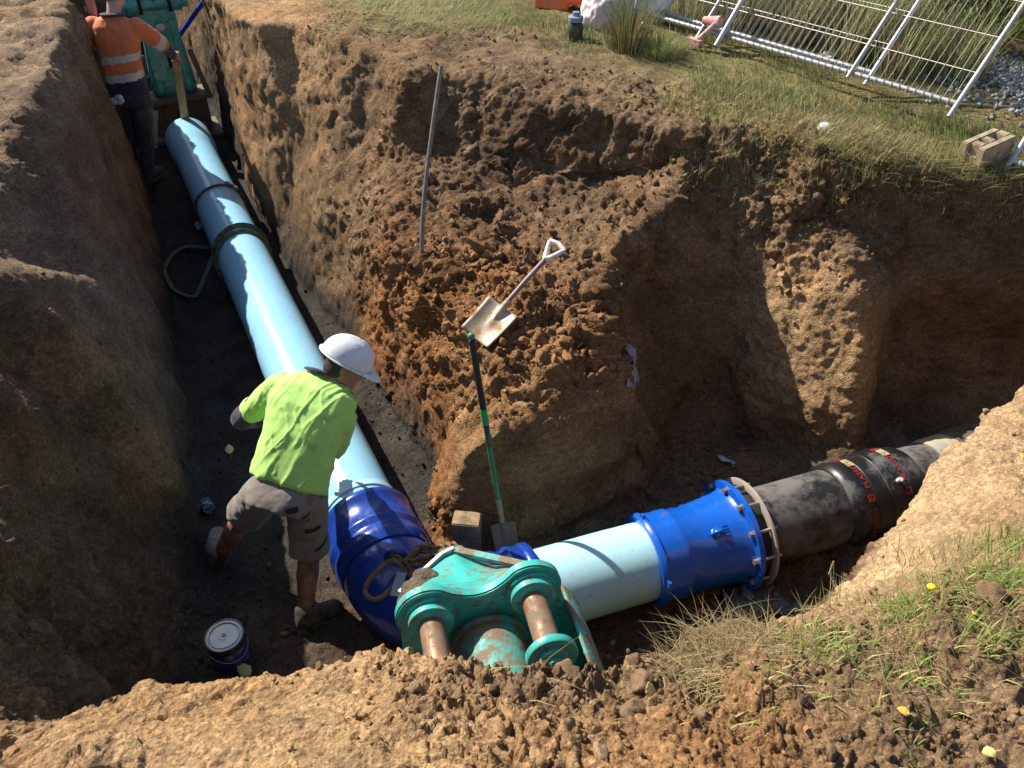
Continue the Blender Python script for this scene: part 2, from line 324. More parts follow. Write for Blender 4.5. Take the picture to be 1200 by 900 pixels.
# x, y, z, radius, colour, roughness of the surface (0 scraped smooth, 1 cloddy)
SEEDS = [
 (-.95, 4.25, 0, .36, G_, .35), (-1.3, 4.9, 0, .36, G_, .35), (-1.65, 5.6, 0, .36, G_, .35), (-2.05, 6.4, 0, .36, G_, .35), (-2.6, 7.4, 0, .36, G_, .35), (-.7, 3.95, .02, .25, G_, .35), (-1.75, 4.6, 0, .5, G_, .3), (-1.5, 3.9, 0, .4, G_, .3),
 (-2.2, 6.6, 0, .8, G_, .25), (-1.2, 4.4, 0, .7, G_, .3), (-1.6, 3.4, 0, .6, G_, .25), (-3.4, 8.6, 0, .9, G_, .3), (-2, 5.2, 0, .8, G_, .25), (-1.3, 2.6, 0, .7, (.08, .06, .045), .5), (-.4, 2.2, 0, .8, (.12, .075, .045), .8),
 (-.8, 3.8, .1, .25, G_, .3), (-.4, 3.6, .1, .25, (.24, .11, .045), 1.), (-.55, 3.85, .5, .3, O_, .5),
 (-.9, 5.0, .4, .5, O_, .75), (-.5, 4.6, 1.1, .5, (.25, .125, .055), 1.1), (.1, 4.1, 1.1, .6, (.27, .15, .07), 1.2), (.3, 4.5, 1.4, .5, (.22, .13, .07), 1.1), (-.3, 5.2, 1.4, .6, (.15, .095, .058), .9),
 (-1.3, 6.3, .6, .6, K_, .7), (-1.7, 7.0, 1., .6, (.26, .17, .095), .45), (-2.4, 8, 1., .9, T_, .35), (-1.1, 6.6, 1.7, .6, (.2, .13, .075), .7), (-2.1, 7.8, 1.8, .7, T_, .5),
 (0, 5.7, 1.7, .6, (.13, .085, .055), .7), (.6, 5.4, 1.7, .5, (.14, .09, .058), .7), (.3, 5.1, 1.3, .5, (.14, .09, .056), .7), (.8, 5.0, 1.5, .5, K_, .8),
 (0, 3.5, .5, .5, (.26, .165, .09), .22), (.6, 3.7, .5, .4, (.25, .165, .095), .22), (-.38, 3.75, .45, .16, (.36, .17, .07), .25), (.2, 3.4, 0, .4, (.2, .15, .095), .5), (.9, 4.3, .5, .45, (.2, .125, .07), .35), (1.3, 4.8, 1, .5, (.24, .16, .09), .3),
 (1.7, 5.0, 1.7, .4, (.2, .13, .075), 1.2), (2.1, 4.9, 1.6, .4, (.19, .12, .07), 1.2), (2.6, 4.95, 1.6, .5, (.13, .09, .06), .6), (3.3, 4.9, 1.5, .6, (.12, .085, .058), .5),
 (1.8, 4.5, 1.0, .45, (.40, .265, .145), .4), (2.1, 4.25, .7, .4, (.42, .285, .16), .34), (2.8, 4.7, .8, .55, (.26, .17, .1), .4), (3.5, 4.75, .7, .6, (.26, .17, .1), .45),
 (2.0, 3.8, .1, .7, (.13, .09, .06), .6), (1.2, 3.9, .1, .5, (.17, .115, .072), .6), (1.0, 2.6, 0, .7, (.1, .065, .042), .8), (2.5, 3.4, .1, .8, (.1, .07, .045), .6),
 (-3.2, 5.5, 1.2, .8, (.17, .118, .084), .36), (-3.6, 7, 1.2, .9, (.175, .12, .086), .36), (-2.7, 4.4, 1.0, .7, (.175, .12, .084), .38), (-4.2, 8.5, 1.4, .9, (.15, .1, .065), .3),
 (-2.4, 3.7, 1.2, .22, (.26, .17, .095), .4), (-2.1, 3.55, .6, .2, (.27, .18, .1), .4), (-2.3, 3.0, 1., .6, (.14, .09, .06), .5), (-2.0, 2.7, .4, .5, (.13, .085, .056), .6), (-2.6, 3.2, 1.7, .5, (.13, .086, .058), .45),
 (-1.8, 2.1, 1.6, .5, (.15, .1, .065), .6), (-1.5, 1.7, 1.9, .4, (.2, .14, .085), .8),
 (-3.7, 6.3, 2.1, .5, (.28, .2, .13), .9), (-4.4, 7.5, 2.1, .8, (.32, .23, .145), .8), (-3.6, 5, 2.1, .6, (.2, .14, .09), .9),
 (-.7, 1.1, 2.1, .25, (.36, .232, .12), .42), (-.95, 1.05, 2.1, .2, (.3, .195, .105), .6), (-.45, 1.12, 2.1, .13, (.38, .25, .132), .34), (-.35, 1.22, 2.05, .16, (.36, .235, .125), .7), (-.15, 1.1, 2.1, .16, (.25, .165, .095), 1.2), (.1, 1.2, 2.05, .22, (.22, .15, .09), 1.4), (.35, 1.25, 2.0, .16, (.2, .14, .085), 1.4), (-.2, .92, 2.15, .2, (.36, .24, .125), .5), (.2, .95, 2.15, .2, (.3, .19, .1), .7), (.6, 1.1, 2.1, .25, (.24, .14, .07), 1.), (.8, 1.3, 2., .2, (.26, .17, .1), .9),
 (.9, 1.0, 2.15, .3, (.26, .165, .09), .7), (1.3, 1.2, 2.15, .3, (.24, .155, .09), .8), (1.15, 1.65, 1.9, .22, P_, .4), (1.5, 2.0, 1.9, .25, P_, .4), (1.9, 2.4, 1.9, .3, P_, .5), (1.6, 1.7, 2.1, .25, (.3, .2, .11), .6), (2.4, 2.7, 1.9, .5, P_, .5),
 (.3, 6.6, 1.95, .7, (.2, .135, .085), .7), (1., 5.9, 1.9, .4, (.26, .175, .105), .8), (-.5, 7, 2, .6, (.16, .11, .07), .7), (-1.3, 7.6, 2, .6, (.2, .14, .085), .6), (-2.3, 9, 2, .8, (.25, .175, .1), .5),
 (1.9, 5.55, 1.9, .35, (.17, .13, .06), .4), (3, 5.5, 1.9, .7, (.2, .18, .085), .3), (1.5, 7, 1.95, 1.1, (.2, .18, .085), .3), (3.5, 7, 1.95, 1., (.17, .14, .08), .3), (-.5, 8.3, 2, .8, (.13, .12, .05), .3), (4.5, 6, 1.9, .8, (.2, .17, .13), .5), (4.9, 7.3, 2., .7, (.3, .28, .27), 1.), (2.6, 8.5, 2, 1, (.15, .12, .07), .3),
]
def soil_at(p):
    w = np.zeros(len(p)); c = np.zeros((len(p), 3)); rg = np.zeros(len(p))
    for x, y, z, r, col, ro in SEEDS:
        d2 = ((p[:, 0]-x)**2+(p[:, 1]-y)**2+(p[:, 2]-z)**2*1.0)/(r*r)
        k = np.exp(-d2*1.3)+1e-4/(1+d2*d2)
        w += k; c += k[:, None]*np.array(col); rg += k*ro
    return c/w[:, None], rg/w
XB0, XB1, YB0, YB1 = -9.5, 8., -1.6, 15.5
def build_ground():
    vs = []; zs = []; ed = []
    def addv(p): vs.append(Vector((p[0], p[1]))); zs.append(p[2]); return len(vs)-1
    for con, pts in TIN:
        ids = [addv(p) for p in pts]
        if con: ed += list(zip(ids[:-1], ids[1:]))
    bd = []
    nx = 8; ny = 8
    for i in range(nx): bd.append((XB0+(XB1-XB0)*i/nx, YB0))
    for i in range(ny): bd.append((XB1, YB0+(YB1-YB0)*i/ny))
    for i in range(nx): bd.append((XB1-(XB1-XB0)*i/nx, YB1))
    for i in range(ny): bd.append((XB0, YB1-(YB1-YB0)*i/ny))
    ids = [addv((x, y, 2.0)) for x, y in bd]
    ed += list(zip(ids, ids[1:]+ids[:1]))
    for p in [(-4.2, 4.6, 1.8), (-5, 5, 1.95), (-6, 8, 2.05), (-4, 1.5, 2.1), (-2, .6, 2.15), (2.5, 1.5, 2.15), (4, 2.5, 2.05), (1.5, 6.5, 1.92), (3.5, 6.2, 1.88), (5, 8, 1.95), (0, 8, 2.0), (-1.5, 9.5, 2.02), (2.5, 8.5, 1.95), (-2.6, 11, 2.0), (0, 0, 2.2), (-1, .2, 2.2), (1.2, .3, 2.2)]: addv(p)
    V, E, F, ov, oe, of = delaunay_2d_cdt(vs, ed, [], 0, 1e-4)
    z = []
    for i, o in enumerate(ov): z.append(sum(zs[k] for k in o)/len(o) if o else 1.)
    bm = bmesh.new(); bv = [bm.verts.new((p.x, p.y, z[i])) for i, p in enumerate(V)]
    for f in F: bm.faces.new([bv[i] for i in f])
    be = [e for e in bm.edges if e.is_boundary]
    r = bmesh.ops.extrude_edge_only(bm, edges=be)
    for v in [g for g in r['geom'] if isinstance(g, bmesh.types.BMVert)]: v.co.z = -.9
    bmesh.ops.contextual_create(bm, geom=[g for g in r['geom'] if isinstance(g, bmesh.types.BMEdge)])
    bmesh.ops.recalc_face_normals(bm, faces=bm.faces)
    me = bpy.data.meshes.new('tin'); bm.to_mesh(me); bm.free()
    o = bpy.data.objects.new('tin', me); COL.objects.link(o)
    m = o.modifiers.new('r', 'REMESH'); m.mode = 'VOXEL'; m.voxel_size = .03
    m2 = o.modifiers.new('s', 'SMOOTH'); m2.iterations = 5; m2.factor = .5
    bpy.context.view_layer.update()
    me2 = bpy.data.meshes.new_from_object(o.evaluated_get(bpy.context.evaluated_depsgraph_get()))
    bpy.data.objects.remove(o)
    bm = bmesh.new(); bm.from_mesh(me2)
    bmesh.ops.delete(bm, geom=[v for v in bm.verts if v.co.z < -.25], context='VERTS')
    # drop what no standpoint near the photographer's sees finely, split what is near
    def split(rad):
        es = set(); c0 = Vector((0, .3, 3.6))
        for f in bm.faces:
            c = f.calc_center_median()
            if (c-c0).length < rad and c.y > .2 and abs(c.x) < .75*c.y+.8:
                es.update(f.edges)
        bmesh.ops.subdivide_edges(bm, edges=list(es), cuts=1, use_grid_fill=True)
    split(6.4); split(3.3); split(2.35)
    bm.to_mesh(me2); bm.free()
    me2.update(); print('ground verts', len(me2.vertices))
    p = co_get(me2); nrm = no_get(me2)
    soil, rg = soil_at(p)
    steep = 1-np.abs(nrm[:, 2])
    edge = np.minimum.reduce([p[:, 0]-XB0, XB1-p[:, 0], p[:, 1]-YB0, YB1-p[:, 1]]); ef = sstep(.1, .8, edge)
    # big undulation, then lumps, then clods
    q = p.copy()
    wp = np.stack([fbm(q*5, 3, 101), fbm(q*5, 3, 111), fbm(q*5, 3, 121)], 1)
    d = .06*fbm(q*1.6, 4, 3)*(.5+.5*steep)+.03*fbm(q*4.5, 4, 5)*(.35+rg*.8)
    # broken faces: stepped facets where lumps have come away
    rn = fbm(q*np.array([2.2, 2.2, 1.5])+4, 4, 11); d += .05*(sstep(-.06, .02, rn)+sstep(.15, .22, rn)-.9)*steep*np.clip(rg, .3, 1)
    # flutes left by the bucket teeth
    fl = np.stack([q[:, 0]*8+q[:, 1]*2.2, q[:, 1]*8-q[:, 0]*2.2, q[:, 2]*.6], 1)
    d += .022*fbm(fl+wp*2.5, 3, 21)*steep*np.clip(1.15-rg, .15, 1)
    def domes(f, seed, lo):
        w, h = worley(q*f+wp*f*.045, seed)
        return (1-np.clip(w/.72, 0, 1)**2)*np.where(h > lo, .35+.65*h, .12)
    pat = sstep(-.3, .3, fbm(q*2.2, 3, 51)); pat2 = sstep(-.2, .3, fbm(q*4+9, 3, 53))
    scale = np.clip((rg-.22)*1.25, 0.03, 1.5)
    d += scale*(.075*blocks(q*6.5+wp*.5, 31)*(.15+pat)*sstep(.25, .6, rg)+.045*blocks(q*13+wp*.7, 37)*(.3+.7*pat2)+.012*domes(15, 38, .5)+.028*blocks(q*27+wp, 41)+.012*domes(60, 43, .3))
    d += .010*fbm(q*14, 3, 61)*(.4+rg)+.006*fbm(q*45, 3, 63)*(.4+rg)
    d += .11*fbm(q*2.3, 3, 97)*sstep(-2.7, -3.1, p[:, 0])*sstep(1.4, 1.8, p[:, 2])
    d *= ef
    # keep the bedding smooth beneath the pipes
    p2 = p+nrm*d[:, None]
    # the cavity under the bank at the right end of the pit
    top = 1.12-.22*np.clip((p[:, 0]-2.5)/.9, -.2, 1.2)+.12*fbm(q*2.5, 3, 91)
    ax = sstep(2.25, 2.65, p[:, 0]+.2*fbm(q*3, 2, 93))*(1-sstep(4.3, 4.8, p[:, 0]))*(1-sstep(top-.4, top+.15, p[:, 2]))*sstep(-.05, .2, p[:, 2])*(p[:, 1] > 4.0)*(p[:, 1] < 5.4)
    p2[:, 1] += ax*.22
    ax = np.exp(-(((p[:, 0]-.45)/.5)**2+((p[:, 2]-.3)/.12)**2)**2)*(p[:, 1] > 3.3)*(p[:, 1] < 3.9)
    p2[:, 1] += ax*.07
    co_set(me2, p2)
    # tone: cavities of the clod relief stay the soil's own colour, dry crumbs paler
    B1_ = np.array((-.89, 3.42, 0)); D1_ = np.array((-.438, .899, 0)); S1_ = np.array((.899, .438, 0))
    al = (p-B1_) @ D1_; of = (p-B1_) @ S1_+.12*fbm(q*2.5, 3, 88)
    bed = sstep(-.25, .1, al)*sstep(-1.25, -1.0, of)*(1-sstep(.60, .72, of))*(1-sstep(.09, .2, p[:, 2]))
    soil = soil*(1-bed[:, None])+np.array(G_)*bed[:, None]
    tone = 1+.22*fbm(q*1.1, 3, 71)+.16*fbm(q*5, 3, 73)
    band = fbm(np.stack([q[:, 0]*.5, q[:, 1]*.5, q[:, 2]*6], 1), 3, 77)*.16*steep
    hue = fbm(q*2.3, 3, 79)
    soil = soil*(tone+band)[:, None]; soil[:, 0] *= 1+.1*hue; soil[:, 2] *= 1-.12*hue
    dry = sstep(.25, .6, fbm(q*6.5, 3, 83))*.25*sstep(.3, .8, rg)
    soil = soil*(1-dry[:, None])+np.array((.4, .3, .19))*dry[:, None]
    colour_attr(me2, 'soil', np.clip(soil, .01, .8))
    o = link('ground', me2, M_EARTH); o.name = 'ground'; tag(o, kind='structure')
    return o
GROUND = build_ground()
def build_field():
    mb = MB(); rects = [0, .6, 3, 12, 50, 220]
    def ring(e, z): return [(XB0-e, YB0-e, z), (XB1+e, YB0-e, z), (XB1+e, YB1+e, z), (XB0-e, YB1+e, z)]
    vs = []
    for e in rects:
        c = ring(e if e else -.15, 1.95 if e == 0 else 1.985)
        for i in range(4):
            a = Vector(c[i]); b = Vector(c[(i+1) % 4])
            for k in range(6): vs.append(a.lerp(b, k/6))
    fs = []
    for r in range(len(rects)-1):
        for k in range(24):
            fs.append((r*24+k, r*24+(k+1) % 24, (r+1)*24+(k+1) % 24, (r+1)*24+k))
    mb.add(vs, fs)
    m, n, l, bs = nt('paddock'); P = pos(n)
    f = noise_node(n, l, P, .6, 8); g = noise_node(n, l, P, 9, 6)
    c = mixc(n, l, g, ramp(n, l, f, [(.35, (.14, .11, .055)), (.65, (.09, .11, .04))]), (.17, .13, .07))
    l.new(c, bs.inputs['Base Color']); bs.inputs['Roughness'].default_value = 1
    tag(mb.build('field', m, None, False), kind='structure')
build_field()

# ------------------------------------------------------------------ shared surfaces
BROWN = (.2, .125, .07)
M_PVC = mat('pale_blue_pvc', (.28, .58, .79), .22, 0, .06, 3, (.36, .32, .25), .0, 17, spec=.5)
M_PVC2 = mat('pale_aqua_pvc', (.40, .68, .76), .25, 0, .05, 4, (.40, .36, .27), .02, 22, spec=.5)
M_DEEP = mat('deep_blue_coating', (.008, .045, .30), .24, 0, .2, 7, (.06, .05, .06), .0, 24, bmp=.08, bscale=70, coat=.5)
M_BLUE = mat('bright_blue_coating', (.006, .10, .52), .24, 0, .12, 9, (.05, .07, .16), .0, 18, bmp=.22, bscale=45, coat=.4)
M_PE = mat('black_polyethylene', (.014, .014, .015), .42, 0, .3, 10, (.13, .12, .11), .5, 3.2, bmp=.2, bscale=120)
M_RUBBER = mat('rubber', (.02, .02, .02), .8)
M_STEEL = mat('galvanised_steel', (.36, .37, .38), .45, .3, .12, 25, (.3, .25, .18), .1, 20)
M_BRONZE = mat('clamp_ring_metal', (.52, .44, .38), .35, .35, .12, 8)
M_BOLT = mat('bolt_steel', (.36, .33, .3), .45, .7, .3, 60)
M_RED = mat('red_print', (.32, .02, .014), .6)
M_GREYPIPE = mat('grey_cement_coated_pipe', (.30, .29, .26), .7, 0, .2, 9, (.42, .33, .18), .5, 5, bmp=.3)
M_CRUST = mat('soil_crusted_pipe', (.17, .12, .075), .95, 0, .4, 9, (.08, .06, .045), .45, 14, bmp=.9, bscale=45, bdist=.03)
M_RUST = mat('rusty_chain', (.14, .085, .05), .75, .4, .35, 50, (.26, .18, .1), .5, 30, bmp=.4, bscale=150)
M_WEB = mat('green_webbing', (.055, .075, .035), .85, 0, .3, 30, (.2, .17, .1), .35, 20, bmp=.5, bscale=260)
M_WEB2 = mat('faded_green_webbing', (.07, .10, .065), .85, 0, .3, 30, (.2, .17, .1), .3, 20, bmp=.5, bscale=260)
def gz(x, y, default=2.0):
    hit, p, nn, i = GROUND.ray_cast((x, y, 4.5), (0, 0, -1))
    return p.z if hit else default
B1 = Vector((-.89, 3.42, .235)); D1 = Vector((-.438, .899, 0)).normalized(); R1 = .228
def ax1(t): return B1+D1*t
B2 = Vector((.19, 2.91, .235)); D2 = Vector((.943, .33, 0)).normalized()
def ax2(s): return B2+D2*s
SIDE1 = D1.cross(Vector((0, 0, 1)))     # to the right of the long pipe, looking away
SIDE2 = Vector((0, 0, 1)).cross(D2)     # away from the camera

# ---- long pale blue pipe
t = empty('water_pipe', (ax1(3.3).x, ax1(3.3).y, 0), 'long pale blue plastic pipe lying along the narrow trench beside both workers', 'pipe', 'pale blue pipes')
mb = MB(); revolve(mb, ax1(-.12), D1, [(0, R1-.02), (0, R1), (6.1, R1), (6.1, R1-.02)], 72); mb.build('barrel', M_PVC, t)
mb = MB(); revolve(mb, ax1(0), D1, [(5.95, R1), (6.03, R1+.004), (6.1, R1+.022), (6.2, R1+.027), (6.6, R1+.027), (6.62, R1+.022), (6.62, R1+.002), (6.3, R1)], 72); mb.build('socket', M_PVC, t)
mb = MB(); revolve(mb, ax1(.06), D1, [(0, R1), (.004, R1+.009), (.05, R1+.009), (.058, R1)], 72); mb.build('stop_ring', M_PVC2, t)

# ---- elbow
I = Vector((-.52, 2.66, .235)); TL = .43; RA = TL/math.tan(R(41.5))
t = empty('pipe_bend', (I.x, I.y, 0), 'dark blue coated elbow fitting with ribbed collar at the corner of the pipeline', 'pipe fitting')
pa = I+D1*TL; pb = I+D2*TL; bis = (D1+D2).normalized(); cen = I+bis*math.hypot(TL, RA)
va = pa-cen; vb = pb-cen; pts = []; rad = []
def addp(p, r): pts.append(p); rad.append(r)
addp(pa+D1*.06, .25); addp(pa+D1*.015, .252)
for k in range(21):
    addp(cen+va.normalized().slerp(vb.normalized(), k/20)*RA, .266 if 0 < k < 20 else .258)
addp(pb+D2*.01, .252); addp(pb+D2*.05, .25)
mb = MB(); tube(mb, pts, rad, 64); mb.build('body', M_DEEP, t)
def collar(base, d, L):
    mb = MB(); revolve(mb, base, d, [(0, .24), (.002, .27), (.02, .276), (.05, .283), (.075, .286), (.1, .276), (.115, .27), (.135, .272), (.16, .287), (.175, .288), (.19, .278), (L-.055, .276), (L-.045, .284), (L-.01, .284), (L, .276), (L, .236), (L-.06, .232)], 72)
    return mb
collar(pa+D1*.0, D1, .40).build('socket', M_DEEP, t)
collar(pb-D2*.02, D2, .29).build('socket', M_DEEP, t)
mb = MB(); revolve(mb, pa+D1*.385, D1, [(0, .262), (.022, .243), (.03, .23)], 64); mb.build('seal', M_RUBBER, t)
# lifting lug with the hook in it
LUG = Vector((-.62, 2.905, .5)); 
mb = MB(); tube(mb, [LUG+Vector((math.cos(a)*.05, 0, math.sin(a)*.055+.01)) for a in np.linspace(0, 2*math.pi, 20, endpoint=False)], .02, 10, closed=True); mb.build('lifting_lug', M_DEEP, t)
# ---- chain sling hooked into the lug
t = empty('chain_sling', tuple(LUG), 'rusty lifting chain with hook and long ring lying on the dark blue elbow', 'chain')
def link_ring(mb, c, d, up, L=.036, W=.02, r=.0075, seg=8):
    x, y, z = frame(d, up); c = Vector(c)
    tube(mb, [c+z*(math.cos(a)*L)+x*(math.sin(a)*W) for a in np.linspace(0, 2*math.pi, 14, endpoint=False)], r, seg, closed=True, up=y)
hook = MB(); hc = LUG+Vector((.04, -.005, .05))
tube(hook, [hc+Vector(p) for p in ((-.055, 0, .03), (-.06, -.01, -.005), (-.04, -.015, -.035), (0, -.015, -.042), (.04, -.01, -.02), (.065, -.005, .01), (.085, 0, .03), (.115, .01, .045))], [.008, .013, .019, .022, .022, .019, .016, .02], 12)
ball(hook, hc+Vector((.12, .01, .05)), (.028, .022, .022)); hook.build('hook', mat('ochre_hook', (.3, .19, .09), .7, .3, .3, 40, (.16, .1, .06), .4, 30), t)
def chain(path, n):
    P = [Vector(p) for p in path]; ls = [0]
    for a, b in zip(P, P[1:]): ls.append(ls[-1]+(b-a).length)
    def at(u):
        u *= ls[-1]
        for i in range(len(P)-1):
            if u <= ls[i+1]+1e-9: return P[i].lerp(P[i+1], (u-ls[i])/(ls[i+1]-ls[i]))
        return P[-1]
    for k in range(n):
        c = at((k+.5)/n); d = at(min((k+1)/n, 1))-at(k/n)
        up = Vector((0, 0, 1)) if k % 2 else d.cross(Vector((0, 0, 1)))
        m = MB(); link_ring(m, c, d, up, ls[-1]/n*.78, .021, .0085); m.build('link', M_RUST, t)
chain([(-.50, 2.92, .56), (-.44, 2.88, .6), (-.36, 2.80, .7), (-.28, 2.68, .86), (-.2, 2.5, 1.0)], 13)
chain([(-.56, 2.83, .56), (-.49, 2.82, .58), (-.41, 2.79, .64), (-.33, 2.72, .76), (-.26, 2.58, .9)], 12)
chain([(-.56, 2.83, .56), (-.52, 2.76, .54), (-.5, 2.68, .5), (-.5, 2.6, .44)], 8)
ring = MB(); rc = Vector((-.665, 2.735, .535)); rd = Vector((.75, .9, .30)).normalized(); rx = rd.cross(Vector((.1, -.5, 1))).normalized()
tube(ring, [rc+rd*(math.copysign(abs(math.cos(a))**.8, math.cos(a))*.115)+rx*(math.copysign(abs(math.sin(a))**.7, math.sin(a))*.058) for a in np.linspace(0, 2*math.pi, 32, endpoint=False)], .0135, 10, closed=True); ring.build('master_ring', M_RUST, t)
mb = MB(); box(mb, (-.585, 2.70, .545), .055, .13, .004, axes((.94, -.2, .1), (.2, .93, .3), (-.1, -.28, .95))); mb.build('tag_plate', mat('grey_tag', (.22, .25, .3), .5, .4), t)

# ---- short pale pipe
t = empty('water_pipe', (ax2(.35).x, ax2(.35).y, 0), 'short pale aqua pipe between the dark blue elbow and bright blue coupling', 'pipe', 'pale blue pipes')
mb = MB(); revolve(mb, ax2(-.25), D2, [(0, R1), (1.05, R1), (1.05, R1-.02)], 72); mb.build('barrel', M_PVC2, t)

# ---- flange adaptor
t = empty('flange_adaptor', (ax2(1).x, ax2(1).y, 0), 'bright blue flanged coupling bolted up between pale pipe and black pipe', 'pipe fitting')
o0 = ax2(.60)
mb = MB(); revolve(mb, o0, D2, [(0, .232), (-.005, .262), (.01, .276), (.028, .278), (.032, .265), (.05, .263), (.165, .264), (.185, .264), (.20, .253), (.36, .256), (.50, .27), (.545, .282), (.556, .292), (.558, .338), (.59, .338), (.592, .24)], 72); mb.build('body', M_BLUE, t)
def d2dir(a): return SIDE2*math.cos(a)+Vector((0, 0, 1))*math.sin(a)
NB = 12
for k in range(NB):
    a = 2*math.pi*(k+.35)/NB; r = .308; c = o0+d2dir(a)*r; u = d2dir(a); v = D2.cross(u)
    mb = MB(); hexa = [(math.cos(q)*.0165, math.sin(q)*.0165) for q in np.linspace(0, 2*math.pi, 6, endpoint=False)]
    Mx = axes(u, v, D2)
    prism(mb, hexa, .022, Mx, c+D2*.532); prism(mb, [(a_*.7, b_*.7) for a_, b_ in hexa], .012, Mx, c+D2*.686)
    tube(mb, [c+D2*.55, c+D2*.71], .0095, 10); revolve(mb, c+D2*.556, D2, [(0, .001), (0, .024), (.004, .024), (.0045, .001)], 16)
    mb.build('bolt', M_BOLT, t)
mb = MB(); revolve(mb, o0+D2*.668, D2, [(0, .288), (0, .325), (.003, .33), (.015, .33), (.018, .325), (.018, .288), (0, .288)], 72); mb.build('clamp_ring', M_BRONZE, t)
mb = MB(); revolve(mb, o0+D2*.594, D2, [(0, .236), (0, .285), (.035, .285), (.04, .27), (.09, .262), (.09, .236)], 64); mb.build('gasket', M_RUBBER, t)
# cast lifting eye and raised letters band on the body
mb = MB(); e0 = o0+D2*.37+d2dir(R(118))*.262; u = d2dir(R(118))
tube(mb, [e0+D2*math.cos(q)*.028+u*math.sin(q)*.04 for q in np.linspace(0, math.pi, 10)], .014, 10); ball(mb, e0, (.035, .035, .012), axes(D2, u.cross(D2), u)); mb.build('lifting_eye', M_BLUE, t)
mb = MB()
for k in range(9):
    a = R(112+k*3.6); u = d2dir(a); v = D2.cross(u); box(mb, o0+D2*.43+u*.267, .007, .011 if k % 2 else .005, .03, axes(u, v, D2)) if k != 4 else None
o = mb.build('cast_lettering', M_BLUE, t); tag(o, kind='stuff')
for q in (160, 340, 70, 250):
    mb = MB(); u = d2dir(R(q)); v = D2.cross(u); prism(mb, [(.26, -.03), (.297, -.014), (.297, .014), (.26, .03)], .02, axes(u, v, D2), o0+D2*.008); mb.build('collar_lug', M_BLUE, t); 

# ---- black pipe with its welding coupler
t = empty('black_pipe', (ax2(1.6).x, ax2(1.6).y, 0), 'dusty black polyethylene pipe running from the blue flange into the pit end', 'pipe')
mb = MB(); revolve(mb, ax2(1.16), D2, [(0, .15), (0, .237), (.64, .237), (1.56, .237), (1.56, .2)], 72); mb.build('barrel', M_PE, t)
t = empty('welding_coupler', (ax2(2.15).x, ax2(2.15).y, 0), 'thick black coupler sleeve with red lettering around the black pipe', 'pipe fitting')
mb = MB(); revolve(mb, ax2(1.86), D2, [(0, .236), (0, .247), (.015, .262), (.04, .272), (.085, .277), (.09, .274), (.15, .274), (.155, .279), (.235, .284), (.24, .276), (.25, .276), (.255, .281), (.37, .281), (.375, .276), (.44, .274), (.52, .262), (.54, .25), (.54, .237)], 80)
mb.build('sleeve', mat('black_coupler', (.012, .012, .013), .35, 0, .2, 12, (.1, .1, .1), .25, 4), t)
def wrap_text(body, size, s, r, a0, parent, mt):
    cu = bpy.data.curves.new('print', 'FONT'); cu.body = body; cu.size = size; cu.align_x = 'CENTER'; cu.resolution_u = 3
    ob = bpy.data.objects.new('print', cu); COL.objects.link(ob); bpy.context.view_layer.update()
    me = bpy.data.meshes.new_from_object(ob.evaluated_get(bpy.context.evaluated_depsgraph_get())); bpy.data.objects.remove(ob)
    for v in me.vertices:
        a = a0-v.co.x*1.25/r; v.co = ax2(s)+d2dir(a)*r-D2*v.co.y
    return link('red_lettering', me, mt, parent, False)
for s, off in ((2.0, 0), (2.255, .08)):
    for k in range(5):
        wrap_text('PLASSON', .044, s, .2855 if s > 2.1 else .2775, R(165+off*40)-k*R(72), t, M_RED)
        a = R(165+off*40)-k*R(72)-R(36); mb = MB(); u = d2dir(a); v = D2.cross(u)
        rr = .284 if s > 2.1 else .276
        for x0, y0, x1, y1 in ((-.02, -.02, .02, -.014), (-.02, .014, .02, .02), (-.02, -.014, -.014, .014), (.014, -.014, .02, .014), (-.008, -.004, .008, .004)):
            box(mb, ax2(s)+u*rr-D2*(.02-(y0+y1)/2)+v*(x0+x1)/2, .004, x1-x0, y1-y0, axes(u, v, D2))
        mb.build('red_emblem', M_RED, t, False)
M_YEL = mat('yellow_label', (.3, .3, .16), .6, 0, .5, 60)
for s, a in ((2.0, 104), (2.255, 108)):
    mb = MB(); u = d2dir(R(a)); v = D2.cross(u)
    rr = .284 if s > 2.1 else .276
    revolve(mb, ax2(s-.035), D2, [(0, rr+.001), (.05, rr+.001)], 8, R(62), R(80)) ; mb.build('barcode_label', M_YEL, t)
mb = MB(); u = d2dir(R(118)); tube(mb, [ax2(2.19)+u*.27, ax2(2.19)+u*.315], .014, 12); mb.build('terminal_cap', mat('white_cap', (.75, .72, .68), .5), t)
# ---- older pipe in the bank
t = empty('old_main', (ax2(3.2).x, ax2(3.2).y, 0), 'grey coated old main emerging soil crusted from the bank beyond the black pipe', 'pipe')
mb = MB(); revolve(mb, ax2(2.6), D2, [(0, .2), (0, .245), (.06, .254), (.2, .256), (.21, .25)], 64); mb.build('collar', M_GREYPIPE, t)
mb = MB(); revolve(mb, ax2(2.78), D2, [(0, .24), (.0, .262), (.2, .27), (.9, .27), (3.2, .27)], 64)
o = mb.build('barrel', M_CRUST, t); 
p = co_get(o.data); n_ = no_get(o.data); co_set(o.data, p)
